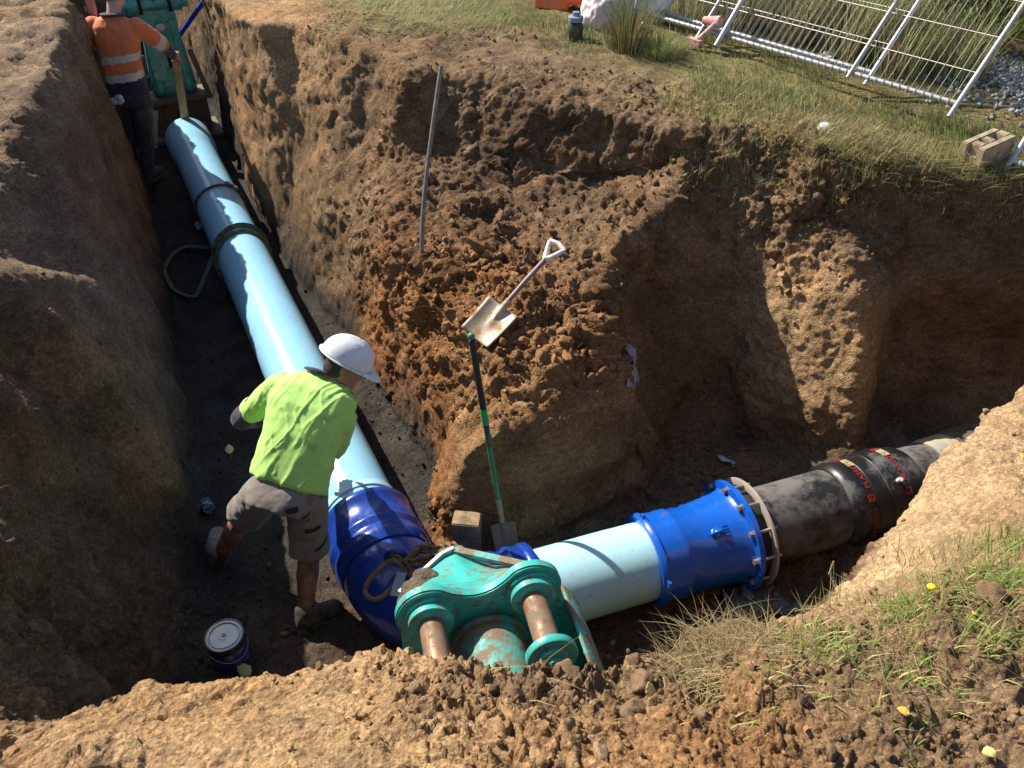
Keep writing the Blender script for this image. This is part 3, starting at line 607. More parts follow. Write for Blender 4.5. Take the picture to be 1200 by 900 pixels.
# ---- straps round the long pipe
def loop(t0, r, tilt=0., lean=0., n=48):
    return [ax1(t0+tilt*math.sin(a)+lean*math.cos(a))+SIDE1*math.cos(a)*r+Vector((0, 0, 1))*math.sin(a)*r for a in np.linspace(0, 2*math.pi, n, endpoint=False)]
t = empty('ratchet_strap', tuple(ax1(4.72)-Vector((0, 0, .235))), 'single dark green strap with metal buckle around the far half of the pipe', 'strap')
mb = MB(); tube(mb, loop(4.68, R1+.011, -.05, .03), .019, 8, .45, up=D1, closed=True); mb.build('webbing', M_WEB, t)
mb = MB(); c = ax1(4.66)+SIDE1*.155+Vector((0, 0, .19)); Mx = axes(SIDE1*.75-Vector((0, 0, .62)), D1, SIDE1*.6+Vector((0, 0, .75)))
box(mb, c, .13, .008, .03, Mx); box(mb, c+D1*.035, .13, .008, .03, Mx); box(mb, c+Mx @ Vector((.05, .02, 0)), .03, .05, .03, Mx); tube(mb, [c+Mx @ Vector((-.03, -.01, .012)), c+Mx @ Vector((-.03, .05, .012))], .012, 8); mb.build('buckle', mat('rusty_buckle', (.4, .3, .26), .45, .5, .3, 60), t)
t = empty('lifting_sling', tuple(ax1(3.55)-Vector((0, 0, .235))), 'wide green webbing sling wrapped several times around pipe with a slack loop', 'sling')
mb = MB(); tube(mb, loop(3.62, R1+.014, .06, .05), .03, 8, .42, up=D1, closed=True); mb.build('webbing', M_WEB, t)
mb = MB(); tube(mb, loop(3.54, R1+.012, .03, .06), .022, 8, .4, up=D1, closed=True); mb.build('webbing', M_WEB2, t)
mb = MB(); tube(mb, loop(3.48, R1+.016, .10, .02), .016, 8, .5, up=D1, closed=True); mb.build('webbing', M_WEB, t)
pl = [ax1(3.64)-SIDE1*.25+Vector((0, 0, .02)), (-2.80, 6.3, .06), (-2.86, 6.24, .05), (-3.05, 6.38, .04), (-3.17, 6.55, .045), (-3.24, 6.75, .05), (-3.24, 7.0, .05), (-3.16, 7.12, .05), (-3.0, 7.10, .06), (-2.92, 7.08, .07), (-2.80, 7.05, .08)]
def smooth_path(P, n=6):
    P = [Vector(p) for p in P]; out = []
    for i in range(len(P)-1):
        p0 = P[max(i-1, 0)]; p1 = P[i]; p2 = P[i+1]; p3 = P[min(i+2, len(P)-1)]
        for k in range(n):
            u = k/n; out.append(.5*((2*p1)+(p2-p0)*u+(2*p0-5*p1+4*p2-p3)*u*u+(3*p1-p0-3*p2+p3)*u**3))
    return out+[P[-1]]
sp = [Vector(p) for p in pl]
for i in range(1, len(sp)): sp[i].z = max(sp[i].z, gz(sp[i].x, sp[i].y, 0)+.03) if gz(sp[i].x, sp[i].y, 0) < .3 else sp[i].z
mb = MB(); tube(mb, smooth_path(sp), .021, 8, .4, up=(0, 0, 1)); mb.build('slack_loop', M_WEB2, t)

# ------------------------------------------------------------------ people
V3 = lambda *a: Vector(a)
def loft(mb, secs, seg=28, power=2.3):
    """closed body through superelliptic sections (centre, half-width vector, half-depth vector)"""
    vs = []; fs = []
    for c, X, Y in secs:
        for k in range(seg):
            a = 2*math.pi*k/seg; ca = math.cos(a); sa = math.sin(a)
            vs.append(Vector(c)+Vector(X)*math.copysign(abs(ca)**(2/power), ca)+Vector(Y)*math.copysign(abs(sa)**(2/power), sa))
    n = len(secs)
    for i in range(n-1):
        for k in range(seg):
            k2 = (k+1) % seg; fs.append((i*seg+k, i*seg+k2, (i+1)*seg+k2, (i+1)*seg+k))
    fs.append(tuple(range(seg))[::-1]); fs.append(tuple((n-1)*seg+k for k in range(seg)))
    return mb.add(vs, fs)
def lerp(a, b, t): return a+(b-a)*t
def torso_secs(J, prof, start=0., end=1.):
    """prof: (fraction along the spine, half-width, half-depth, push forwards)"""
    P = (J['hipL']+J['hipR'])/2+V3(0, 0, .04); N = J['neck']
    s0 = (J['hipR']-J['hipL']).normalized(); s1 = (J['shR']-J['shL']).normalized(); out = []
    for f, w, d, push in prof:
        S = lerp(s0, s1, min(max(f, 0), 1)).normalized(); ax = (N-P).normalized(); S = (S-ax*S.dot(ax)).normalized()
        Fw = ax.cross(S)
        if Fw.dot(J['face']) < 0 and not J.get('back'): pass
        Fw = Fw*(1 if Fw.dot(J['front']) > 0 else -1)
        c = lerp(P, N, f)+Fw*(push+.035*math.sin(math.pi*min(max(f, 0), 1))*J.get('hunch', 0)*-1)
        out.append((c, S*w, Fw*d))
    return out
def hand(mb, wrist, direction, palm, size=1., curl=.5, side=1):
    """palm, four fingers of unequal length and a thumb, each finger in three bent links"""
    d = direction.normalized(); pn = (palm-d*palm.dot(d)).normalized(); s = d.cross(pn)*side; w = wrist; k = size
    knu = w+d*.085*k
    loft(mb, [(w-d*.02*k, s*.027*k, pn*.02*k), (w+d*.02*k, s*.033*k, pn*.018*k), (w+d*.06*k, s*.043*k, pn*.0165*k), (knu, s*.043*k, pn*.014*k), (knu+d*.008*k, s*.038*k, pn*.009*k)], 16, 2.6)
    for i, (o, L) in enumerate(((-.033, .062), (-.011, .078), (.011, .083), (.033, .074))):
        b = knu+s*o*k-d*.004; L *= k; a = curl*(.75+.1*i); p = b; r = .0098*k
        for j, fr in enumerate((.46, .32, .25)):
            ang = a*(j+.6); q = p+(d*math.cos(ang)+pn*math.sin(ang))*L*fr*1.15
            capsule(mb, p, q, r, r*.9, 8, 3); p = q; r *= .9
    tb = w+d*.022*k+s*.03*k; t1 = tb+(s*.75+d*.6+pn*.45).normalized()*.042*k; t2 = t1+(s*.25+d*.85+pn*(.3+curl*.5)).normalized()*.034*k
    capsule(mb, tb-s*.015*k, t1, .0145*k, .012*k, 8, 3); capsule(mb, t1, t2, .012*k, .0095*k, 8, 3)
def head(mb, J, s=1.):
    c = J['head']; f = J['face'].normalized(); u = (J['crown']-f*J['crown'].dot(f)).normalized(); r = f.cross(u)
    M = axes(r, f, u)
    def pt(x, y, z): return c+M @ Vector((x, y, z))*s
    secs = []
    for z, w, d0, off in ((-.118, .028, .03, .05), (-.108, .042, .05, .042), (-.085, .055, .072, .028), (-.05, .066, .088, .012), (0, .075, .098, .0), (.04, .077, .1, -.004), (.08, .068, .086, -.006), (.105, .045, .058, -.006), (.117, .018, .024, -.006)):
        secs.append((pt(0, off, z), r*w*s, f*d0*s))
    loft(mb, secs, 26, 2.15)
    loft(mb, [(pt(0, .098, .02), r*.009*s, f*.012*s), (pt(0, .108, -.005), r*.013*s, f*.016*s), (pt(0, .112, -.024), r*.018*s, f*.02*s), (pt(0, .096, -.036), r*.012*s, f*.012*s)], 12, 2)   # nose
    ball(mb, pt(0, .09, -.06), tuple(Vector((.026, .012, .007))*s), M, 2); ball(mb, pt(0, .088, -.069), tuple(Vector((.022, .012, .007))*s), M, 2)    # lips
    ball(mb, pt(0, .078, -.098), tuple(Vector((.026, .02, .017))*s), M, 2)                              # chin
    ball(mb, pt(0, .088, .034), tuple(Vector((.05, .014, .012))*s), M, 2)                               # brow
    for k in (-1, 1):
        ball(mb, pt(k*.079, -.008, -.008), tuple(Vector((.012, .02, .033))*s), M @ Matrix.Rotation(k*.35, 3, 'Z'), 2)
        ball(mb, pt(k*.032, .086, .012), tuple(Vector((.013, .012, .010))*s), M, 2)
    return pt, M
def wrinkle(me, fn):
    p = co_get(me); n = no_get(me); co_set(me, p+n*fn(p)[:, None])
def skin_mat(name, col, dusty):
    return mat(name, col, .5, 0, .14, 14, (.12, .075, .045), dusty, 9, bmp=.12, bscale=180, dirt_up=False)
M_SKIN = skin_mat('skin_tanned', (.42, .2, .125), .12); M_LEG = skin_mat('skin_dusty', (.33, .15, .09), .35)
M_HAIR = mat('dark_hair', (.03, .02, .014), .7, 0, .4, 200, bmp=.6, bscale=300)
def fabric(name, col, var=.08, dirt=.1, dcol=(.12, .11, .05), rough=.85, sc=7):
    m = mat(name, col, rough, 0, var, 9, dcol, dirt, sc, bmp=.25, bscale=420, bdist=.002); m.node_tree.nodes['Principled BSDF'].inputs['Sheen Weight'].default_value = .15
    return m
M_LIME = fabric('lime_fabric', (.43, .74, .18), .05, .04, (.25, .36, .09), sc=10)
M_NAVY = fabric('navy_fabric', (.022, .02, .055), .2, .12, (.08, .06, .05))
M_SHORTS = fabric('grey_fabric', (.20, .175, .155), .1, .22, (.15, .1, .065))
M_BLACK = fabric('black_trim', (.012, .012, .012), .1, .0)
M_ORANGE = fabric('orange_fabric', (.72, .2, .075), .06, .08, (.4, .16, .08))
M_TAPE = mat('reflective_tape', (.62, .6, .56), .4, .1, .05, 20)
M_TROUSER = fabric('dark_trousers', (.02, .022, .034), .2, .2, (.1, .075, .05))
M_SOCK = fabric('dark_sock', (.03, .026, .024), .2, .3, (.12, .08, .05))
M_BOOT = mat('dusty_boot', (.04, .032, .026), .8, 0, .3, 15, (.12, .085, .055), .4, 12, bmp=.4, bscale=90)
M_BOOT2 = mat('grey_boot', (.2, .18, .16), .8, 0, .25, 15, (.2, .14, .09), .4, 12, bmp=.4, bscale=90)
M_SOLE = mat('boot_sole', (.03, .025, .022), .85, 0, .3, 30, (.16, .11, .07), .5, 20)
M_HAT = mat('white_helmet', (.74, .75, .78), .3, 0, .03, 10, (.35, .32, .3), .02, 22)
def boot(parent, heel, toe, ank, mt, size=1.):
    d = (toe-heel); L = d.length; d.normalize(); u = Vector((0, 0, 1)); s = d.cross(u).normalized(); u = s.cross(d); mb = MB()
    secs = []
    for f, w, h in ((-.02, .024, .03), (.02, .035, .05), (.15, .041, .066), (.3, .042, .07), (.45, .043, .058), (.62, .049, .045), (.78, .05, .042), (.9, .043, .038), (.98, .027, .028), (1.01, .012, .018)):
        secs.append((heel+d*f*L+u*(h*size+.012), s*w*size, u*h*size))
    loft(mb, secs, 22, 2.5); capsule(mb, heel+d*L*.2+u*.09, ank+(ank-heel).normalized()*.0+u*.03, .05*size, .054*size)
    link('boot', fused(mb, .008, 3), mt, parent)
    b = MB(); out = []
    for f, w in ((-.03, .028), (.03, .04), (.2, .042), (.45, .042), (.65, .051), (.8, .052), (.93, .042), (1.0, .022), (1.02, .004)): out.append((f*L, w*size))
    poly = [(x, w) for x, w in out]+[(x, -w) for x, w in out[::-1]]
    prism(b, poly, .026, axes(d, s*-1 if False else u.cross(d), u), heel-u*.004); b.build('sole', M_SOLE, parent)
# ---- the man in lime working at the pipe
J = dict(neck=V3(-.99, 3.44, 1.33), head=V3(-.87, 3.44, 1.40), shL=V3(-1.215, 3.39, 1.30), shR=V3(-.89, 3.25, 1.20),
         elbL=V3(-1.47, 3.43, 1.04), elbR=V3(-.965, 3.30, .95), wrL=V3(-1.31, 3.66, .84), wrR=V3(-1.06, 3.55, .80),
         hipL=V3(-1.27, 3.06, .88), hipR=V3(-1.065, 3.0, .85), kneeL=V3(-1.54, 3.22, .47), kneeR=V3(-1.11, 2.99, .47),
         ankL=V3(-1.76, 3.27, .10), ankR=V3(-1.16, 2.84, .10), face=V3(.82, .08, -.50), crown=V3(.42, .30, .82), front=V3(.2, .8, -.6), hunch=1.)
t = empty('person', (-1.45, 3.05, 0), 'man in lime green shirt, grey shorts and white hard hat bending over pipe', 'person')
mb = MB(); pt, HM = head(mb, J)
capsule(mb, J['neck']-V3(.02, .04, .03), J['head']+HM @ V3(0, -.02, -.07), .058, .056)
loft(mb, torso_secs(J, [(-.05, .15, .1, 0), (.1, .155, .1, 0), (.35, .145, .095, 0), (.7, .165, .1, 0), (.9, .15, .085, 0), (1., .07, .06, 0)]))
for s in 'LR':
    capsule(mb, J['sh'+s], J['elb'+s], .052, .042); capsule(mb, J['elb'+s], J['wr'+s], .042, .029)
    capsule(mb, J['hip'+s], J['knee'+s], .085, .058); capsule(mb, J['knee'+s], lerp(J['knee'+s], J['ank'+s], .35)+V3(0, -.015, 0), .056, .062); capsule(mb, lerp(J['knee'+s], J['ank'+s], .35)+V3(0, -.015, 0), J['ank'+s], .06, .04)
ball(mb, J['kneeL'], .058); ball(mb, J['kneeR'], .058)
hand(mb, J['wrL'], V3(.35, .5, -.6), V3(.5, -.2, -.6), 1., .5, 1); hand(mb, J['wrR'], V3(-.1, .75, -.6), V3(-.5, -.4, -.6), 1., .5, -1)
body = link('body', fused(mb, .0055, 3), M_SKIN, t); body.data.materials.append(M_LEG)
for p in body.data.polygons:
    if p.center.z < .62: p.material_index = 1
# shirt
mb = MB(); loft(mb, torso_secs(J, [(.03, .205, .142, .0), (.06, .212, .15, .0), (.2, .205, .145, 0), (.45, .20, .138, -.01), (.7, .222, .132, -.015), (.86, .214, .114, -.012), (.95, .145, .088, -.005), (1.0, .075, .066, 0)]), 36, 2.4)
for s in 'LR':
    capsule(mb, J['sh'+s]+V3(0, 0, -.012), lerp(J['sh'+s], J['elb'+s], .74 if s == 'L' else .92), .082, .074)
me = fused(mb, .0078, 8, .6)
P0 = (J['hipL']+J['hipR'])/2; AXT = (J['neck']-P0).normalized(); SDT = (J['shR']-J['shL']).normalized()
def folds(p):
    q = p-np.array(P0); a = q @ np.array(AXT); b = q @ np.array(SDT); fr = np.clip((a+.02)/.5, 0, 1)
    wob = .35*fbm(p*5, 2, 6); lowf = np.stack([b*11+wob+a*1.2, a*1.6+.3*b, 0*a], 1); hi = np.stack([b*24+wob*2-a*4, a*2.4, 0*a+3], 1)
    rid = (1-np.abs(fbm(hi, 2, 9)))**6+.7*(1-np.abs(fbm(np.stack([b*13+a*9+wob, a*4-b*5, 0*a+7], 1), 2, 19)))**8; arm = sstep(.16, .22, np.abs(b))
    return .009*fbm(lowf, 2, 5)*(1-.3*fr)+.008*rid*(1-.5*arm)-.002+.0025*fbm(p*16, 2, 3)+arm*.007*fbm(p*np.array([9, 9, 20]), 2, 7)
wrinkle(me, folds); shirt = link('shirt', me, M_LIME, t)
# collar, cuffs of the long sleeves
mb = MB(); cc = J['neck']+AXT*.005; u = AXT; x, y, d = frame(u)
tube(mb, [cc+(x*math.cos(a)*.083+y*math.sin(a)*.078)+u*.008 for a in np.linspace(0, 2*math.pi, 24, endpoint=False)], .03, 10, .42, up=u, closed=True)
me = mb.mesh(); wrinkle(me, lambda p: .006*fbm(p*14, 2, 4)); link('collar', me, M_NAVY, t)
for s in 'LR':
    mb = MB(); a = lerp(J['sh'+s], J['elb'+s], .55); capsule(mb, a, J['elb'+s], .068, .066); capsule(mb, J['elb'+s], lerp(J['elb'+s], J['wr'+s], .9), .058, .04)
    me = fused(mb, .008, 4); wrinkle(me, lambda p: .006*fbm(p*22, 3, 8)); link('sleeve', me, M_NAVY, t)
# shorts
mb = MB(); ts = torso_secs(J, [(-.2, .17, .15, 0), (-.1, .19, .155, 0), (.0, .188, .14, 0), (.07, .175, .13, 0)]); loft(mb, ts, 30, 2.5)
for s in 'LR':
    h = J['hip'+s]; k = J['knee'+s]; e = lerp(h, k, .97 if s == 'R' else .85); x, y, d = frame(e-h)
    loft(mb, [(h-d*.05, x*.085, y*.1), (h+d*.08, x*.108, y*.112), (lerp(h, e, .6), x*.1, y*.106), (e, x*.105, y*.11)], 26, 2.2)
me = fused(mb, .009, 5, .6); wrinkle(me, lambda p: .009*fbm(np.stack([p[:, 0]*9, p[:, 1]*9, p[:, 2]*14], 1), 3, 12)+.004*fbm(p*30, 2, 2)); shorts = link('shorts', me, M_SHORTS, t)
def snapped(obj, pts, w, name, mt, parent, lift=.004, n=14):
    from mathutils.bvhtree import BVHTree
    bv = BVHTree.FromPolygons([v.co for v in obj.data.vertices], [p.vertices for p in obj.data.polygons])
    path = smooth_path(pts, n); top = []; eye = Vector((0, 0, 4.0))
    mb = MB(); vs = []; fs = []
    prev = None
    for i, p in enumerate(path):
        d = (path[min(i+1, len(path)-1)]-path[max(i-1, 0)]).normalized()
        c, nn, ii, dd = bv.find_nearest(p); sd = nn.cross(d).normalized(); ww = w[i*(len(w)-1)//max(len(path)-1, 1)] if hasattr(w, '__len__') else w
        for k in (-1, -.33, .33, 1):
            q, n2, i2, d2 = bv.find_nearest(c+sd*k*ww); vs.append(q+n2*lift)
    for i in range(len(path)-1):
        for k in range(3): fs.append((i*4+k, i*4+k+1, (i+1)*4+k+1, (i+1)*4+k))
    mb.add(vs, fs); mb.build(name, mt, parent)
for pts, w in (([V3(-1.11, 2.86, .86), V3(-1.07, 2.87, .865), V3(-1.02, 2.89, .88)], .009), ([V3(-1.07, 2.86, .82), V3(-1.02, 2.88, .83)], .009),
               ([V3(-1.07, 2.87, .74), V3(-1.03, 2.88, .735), V3(-.99, 2.91, .745)], [.016, .012, .004]), ([V3(-1.05, 2.9, .56), V3(-1.0, 2.93, .58), V3(-.98, 3.0, .6)], .01)):
    snapped(shorts, pts, w, 'pocket_trim', M_BLACK, t)
snapped(shorts, [V3(-1.13, 2.84, .935), V3(-1.07, 2.86, .935)], .012, 'waist_label', M_BLACK, t, .014)
for s in 'LR':
    mb = MB(); capsule(mb, lerp(J['knee'+s], J['ank'+s], .72), J['ank'+s]+V3(0, 0, -.03), .05, .05); link('sock', fused(mb, .009, 3), M_SOCK, t)
boot(t, V3(-1.20, 2.79, .02), V3(-.97, 2.93, .02), J['ankR'], M_BOOT, 1.05)
boot(t, V3(-1.79, 3.25, .03), V3(-1.84, 3.50, .02), J['ankL'], M_BOOT2, 1.05)
# helmet, hair, glasses
mb = MB(); hair = []
for z, w, d0, off in ((-.075, .05, .04, -.05), (-.05, .066, .07, -.03), (0, .079, .09, -.013), (.04, .08, .1, -.008), (.08, .07, .088, -.008), (.11, .045, .055, -.008)):
    hair.append((pt(0, off, z), HM.col[0]*w, HM.col[1]*d0))
loft(mb, hair, 24, 2.1); link('hair', fused(mb, .008, 3), M_HAIR, t)
def helmet(parent, pt, M, tilt=0):
    mb = MB(); Mh = M @ Matrix.Rotation(tilt, 3, 'X'); o = pt(0, -.006, .028)
    def q(x, y, z): return o+Mh @ Vector((x, y, z))
    vs = []; fs = []; NA = 56; NR = 16
    for i in range(NR+1):
        el = math.pi/2*i/NR
        for k in range(NA):
            a = 2*math.pi*k/NA; ca = math.cos(a); sa = math.sin(a); w = math.cos(el)**.85
            z = .128*math.sin(el)**.95
            x = .117*w*ca; y = .143*w*sa
            rib = math.exp(-(x/.02)**2)*.008*math.sin(el*1.0)*(1 if y > -.12 else .3); z += rib*math.sin(el)
            vs.append(q(x, y, z+.004))
    for i in range(NR):
        for k in range(NA): fs.append((i*NA+k, i*NA+(k+1) % NA, (i+1)*NA+(k+1) % NA, (i+1)*NA+k))
    mb.add(vs, fs); ob = mb.build('shell', M_HAT, parent)
    md = ob.modifiers.new('s', 'SOLIDIFY'); md.thickness = .004; md.offset = -1
    mb = MB(); vs = []; fs = []
    for i, (rr, zz) in enumerate(((1.0, .006), (1.02, .002), (1.0, 0.))):
        pass
    rings = []
    for j, e in enumerate((0, .35, .7, 1.)):
        for k in range(NA):
            a = 2*math.pi*k/NA; ca = math.cos(a); sa = math.sin(a)
            peak = max(0, sa)**2.2*.062; brim = .012+peak
            rr = e*brim
            vs.append(q((.117+rr*.75)*ca, (.143+rr)*sa, .006-(.004+.014*max(0, sa)**3)*e-.012*e*e*max(0, sa)**2))
    for j in range(3):
        for k in range(NA): fs.append((j*NA+k, (j+1)*NA+k, (j+1)*NA+(k+1) % NA, j*NA+(k+1) % NA))
    mb.add(vs, fs); ob = mb.build('peak', M_HAT, parent); md = ob.modifiers.new('s', 'SOLIDIFY'); md.thickness = .005; md.offset = 0
hh = empty('hard_hat', tuple(J['head']), 'white hard hat worn by the man in the lime shirt', 'hard hat')
helmet(hh, pt, HM, -.06)
mb = MB()
for k in (-1, 1):
    ball(mb, pt(k*.034, .102, .012), (.031, .009, .022), HM @ Matrix.Rotation(-k*.3, 3, 'Z'), 2); tube(mb, [pt(k*.06, .092, .018), pt(k*.08, .06, .018), pt(k*.083, .0, .016)], .0035, 6)
mb.build('sunglasses', mat('black_glasses', (.01, .01, .01), .2), t)
# ---- the man in orange further up the trench
K = dict(neck=V3(-3.79, 8.34, 1.86), head=V3(-3.77, 8.44, 2.05), shL=V3(-4.0, 8.33, 1.77), shR=V3(-3.60, 8.35, 1.75), elbL=V3(-4.14, 8.45, 1.56), elbR=V3(-3.50, 8.63, 1.50),
         wrL=V3(-4.10, 8.60, 1.78), wrR=V3(-3.56, 8.96, 1.30), hipL=V3(-3.93, 8.29, 1.12), hipR=V3(-3.73, 8.29, 1.12), kneeL=V3(-3.99, 8.36, .68), kneeR=V3(-3.80, 8.33, .69), ankL=V3(-4.06, 8.36, .30), ankR=V3(-3.87, 8.28, .31),
         face=V3(.1, .95, -.1), crown=V3(0, .1, 1), front=V3(0, 1, 0), hunch=.5)
t = empty('person', (-3.95, 8.3, .2), 'man in orange and navy shirt with silver bands holding a timber stake', 'person')
mb = MB(); pt2, HM2 = head(mb, K, 1.1); capsule(mb, K['neck']-V3(0, .02, .05), K['head']+HM2 @ V3(0, -.02, -.07), .066, .064)
loft(mb, torso_secs(K, [(-.05, .16, .11, 0), (.3, .15, .1, 0), (.7, .17, .11, 0), (.9, .15, .09, 0), (1., .07, .06, 0)]))
for s in 'LR':
    capsule(mb, K['sh'+s], K['elb'+s], .058, .046); capsule(mb, K['elb'+s], K['wr'+s], .046, .034); capsule(mb, K['hip'+s], K['knee'+s], .09, .06); capsule(mb, K['knee'+s], K['ank'+s], .058, .045)
hand(mb, K['wrL'], V3(-.02, .05, 1), V3(-.1, 1, 0), 1.12, .25, 1); hand(mb, K['wrR'], V3(-.08, .8, -.35), V3(-.3, -.2, -.9), 1.12, 1.0, -1)
link('body', fused(mb, .0065, 3), mat('skin_fair', (.55, .3, .22), .5, 0, .1, 14), t)
prof = [(-.06, .19, .14, 0), (0, .195, .142, 0), (.2, .188, .135, 0), (.45, .19, .132, -.01), (.7, .215, .135, -.015), (.86, .212, .118, -.012), (.95, .15, .09, -.005), (1.0, .08, .07, 0)]
mb = MB(); loft(mb, torso_secs(K, prof), 36, 2.5)
for s in 'LR': capsule(mb, K['sh'+s], lerp(K['sh'+s], K['elb'+s], .9 if s == 'R' else .95), .09, .08)
me = fused(mb, .011, 6, .6); wrinkle(me, lambda p: .009*fbm(np.stack([p[:, 0]*9, p[:, 1]*9, p[:, 2]*3], 1), 3, 5)+.004*fbm(p*20, 2, 3))
sh = link('shirt', me, M_ORANGE, t); sh.data.materials.append(M_NAVY); sh.data.materials.append(M_TAPE)
a0 = (K['elbR']-K['shR']).normalized(); LR_ = (K['elbR']-K['shR']).length
for p in sh.data.polygons:
    z = p.center.z-(p.center.x+3.8)*.1; arm = (p.center-K['shR']).dot(a0)/LR_
    inarm = p.center.x > -3.575 and p.center.z < 1.72 and (p.center-K['shR']).cross(a0).length < .12 and arm > .35
    inl = p.center.x < -4.03
    if inarm:
        if .62 < arm < .88: p.material_index = 2
    elif inl: pass
    elif z < 1.285: p.material_index = 1
    elif z < 1.36: p.material_index = 2
    elif 1.465 < z < 1.53: p.material_index = 2
for s in 'LR':
    mb = MB(); capsule(mb, lerp(K['sh'+s], K['elb'+s], .6), K['elb'+s], .068, .06); capsule(mb, K['elb'+s], lerp(K['elb'+s], K['wr'+s], .92), .06, .046); me = fused(mb, .009, 4); wrinkle(me, lambda p: .006*fbm(p*22, 3, 8)); link('sleeve', me, M_NAVY, t)
mb = MB(); cc = K['neck']; tube(mb, [cc+V3(math.cos(a)*.085, math.sin(a)*.08-.005, .01-.015*math.sin(a)) for a in np.linspace(0, 2*math.pi, 24, endpoint=False)], .032, 10, .45, up=(0, 0, 1), closed=True); mb.build('collar', M_NAVY, t)
mb = MB(); loft(mb, torso_secs(K, [(-.18, .17, .14, 0), (-.08, .18, .142, 0), (.06, .172, .13, 0)]), 30, 2.5)
for s in 'LR':
    h = K['hip'+s]; k = K['knee'+s]; a = K['ank'+s]+V3(0, 0, -.02)
    loft(mb, [(h+V3(0, 0, .05), V3(.085, 0, 0), V3(0, .1, 0)), (h-V3(0, 0, .08), V3(.1, 0, 0), V3(0, .115, 0)), (k, V3(.082, 0, 0), V3(0, .09, 0)), (lerp(k, a, .6), V3(.076, 0, 0), V3(0, .085, 0)), (a, V3(.075, 0, 0), V3(0, .082, 0))], 24, 2.2)
me = fused(mb, .011, 5, .6); wrinkle(me, lambda p: .012*fbm(np.stack([p[:, 0]*8, p[:, 1]*8, p[:, 2]*11], 1), 3, 12)); link('trousers', me, M_TROUSER, t)
boot(t, V3(-4.06, 8.30, .20), V3(-4.08, 8.6, .2), K['ankL'], M_BOOT, 1.1); boot(t, V3(-3.88, 8.22, .21), V3(-3.80, 8.50, .2), K['ankR'], M_BOOT, 1.1)
mb = MB(); ball(mb, (-3.89, 8.145, 1.12), (.075, .03, .05)); me = fused(mb, .008, 1); wrinkle(me, lambda p: .03*fbm(p*18, 3, 6)); link('rag', me, mat('white_rag', (.62, .6, .6), .9), t)
mb = MB(); hs = [(pt2(0, off, z), HM2.col[0]*w*1.1, HM2.col[1]*d0*1.1) for z, w, d0, off in ((-.06, .06, .05, -.05), (0, .079, .092, -.013), (.04, .08, .102, -.008), (.08, .071, .09, -.008), (.118, .03, .04, -.008))]
loft(mb, hs, 24, 2.1); link('hair', fused(mb, .009, 3), mat('cropped_hair', (.2, .13, .08), .8, 0, .3, 100), t)

# ------------------------------------------------------------------ turquoise attachment at the near bank
M_TURQ = mat('turquoise_paint', (.045, .42, .37), .3, 0, .14, 8, (.15, .11, .07), .2, 26, bmp=.15, bscale=80, coat=.3)
M_TURQ_MUD = mat('muddy_turquoise_paint', (.04, .4, .35), .4, 0, .15, 10, (.19, .14, .09), .62, 13, bmp=.8, bscale=55)
M_PIN = mat('rusty_pin', (.27, .14, .08), .42, .25, .35, 22, (.2, .15, .1), .5, 16, bmp=.15, bscale=60)
E1 = V3(-.297, 1.83, 1.475); E2 = V3(.070, 1.915, 1.51)
BB = (E2-E1).normalized(); AA = V3(.337, -.933, .126); AA = (AA-BB*AA.dot(BB)).normalized(); CC = AA.cross(BB)
CC = CC if CC.z > 0 else -CC
MM = (E1+E2)/2; HH = (E2-E1).length/2
def tq(b, c, a=0.): return MM+BB*b+CC*c+AA*a
t = empty('excavator_attachment', (MM.x, MM.y+.1, 0), 'turquoise steel attachment with two rusty pins standing against the near bank', 'machine part')
def arc(cx, cy, r, a0, a1, n): return [(cx+r*math.cos(R(a0+(a1-a0)*i/n)), cy+r*math.sin(R(a0+(a1-a0)*i/n))) for i in range(n+1)]
left = arc(-HH, 0, .125, 205, 62, 14); right = arc(HH, .005, .118, 118, -25, 14)
p0 = left[-1]; p1 = right[0]; sad = []
for i in range(1, 12):
    u = i/12; h = 3*u*(1-u)**2; g = 3*u*u*(1-u)
    x = p0[0]*(1-u)**3+(p0[0]+.09)*h+(p1[0]-.09)*g+p1[0]*u**3; y = p0[1]*(1-u)**3+(p0[1]-.085)*h+(p1[1]-.085)*g+p1[1]*u**3
    sad.append((x, y))
outline = [(-.36, -1.3), (-.34, -.35)]+left+sad+right+[(.36, -.35), (.38, -1.3)]
Mt = axes(BB, CC, -AA)
mb = MB(); prism(mb, outline[::-1], .04, Mt, MM); mb.build('ear_plate', M_TURQ, t, angle=30, bevel=.006)
mb = MB(); prism(mb, [(x, y-.0) for x, y in [(-.36, -1.3), (-.33, -.45), (-.2, -.3), (-.05, -.26), (.1, -.26), (.26, -.2), (.36, -.35), (.38, -1.3)]][::-1], .04, Mt, MM+AA*.33); mb.build('ear_plate', M_TURQ_MUD, t, bevel=.006)
for e, r in ((E1, .083), (E2, .083)):
    mb = MB(); revolve(mb, e, AA, [(0, .03), (0, r+.012), (.012, r+.012), (.013, r), (.042, r), (.048, r-.008), (.048, .03)], 48); mb.build('boss', M_TURQ, t)
mb = MB(); revolve(mb, E1-AA*.06, AA, [(0, .001), (0, .046), (.5, .046), (.5, .001)], 36); mb.build('pin', M_PIN, t)
mb = MB(); revolve(mb, E2-AA*.06, AA, [(0, .001), (0, .046), (.36, .046), (.36, .001)], 36); mb.build('pin', M_PIN, t)
mb = MB(); e = E2+AA*.285; revolve(mb, e, AA, [(0, .001), (0, .085), (.006, .091), (.026, .091), (.032, .087), (.034, .055), (.05, .053), (.052, .03), (.066, .028), (.067, .001)], 48); mb.build('pin_cap', M_TURQ, t)
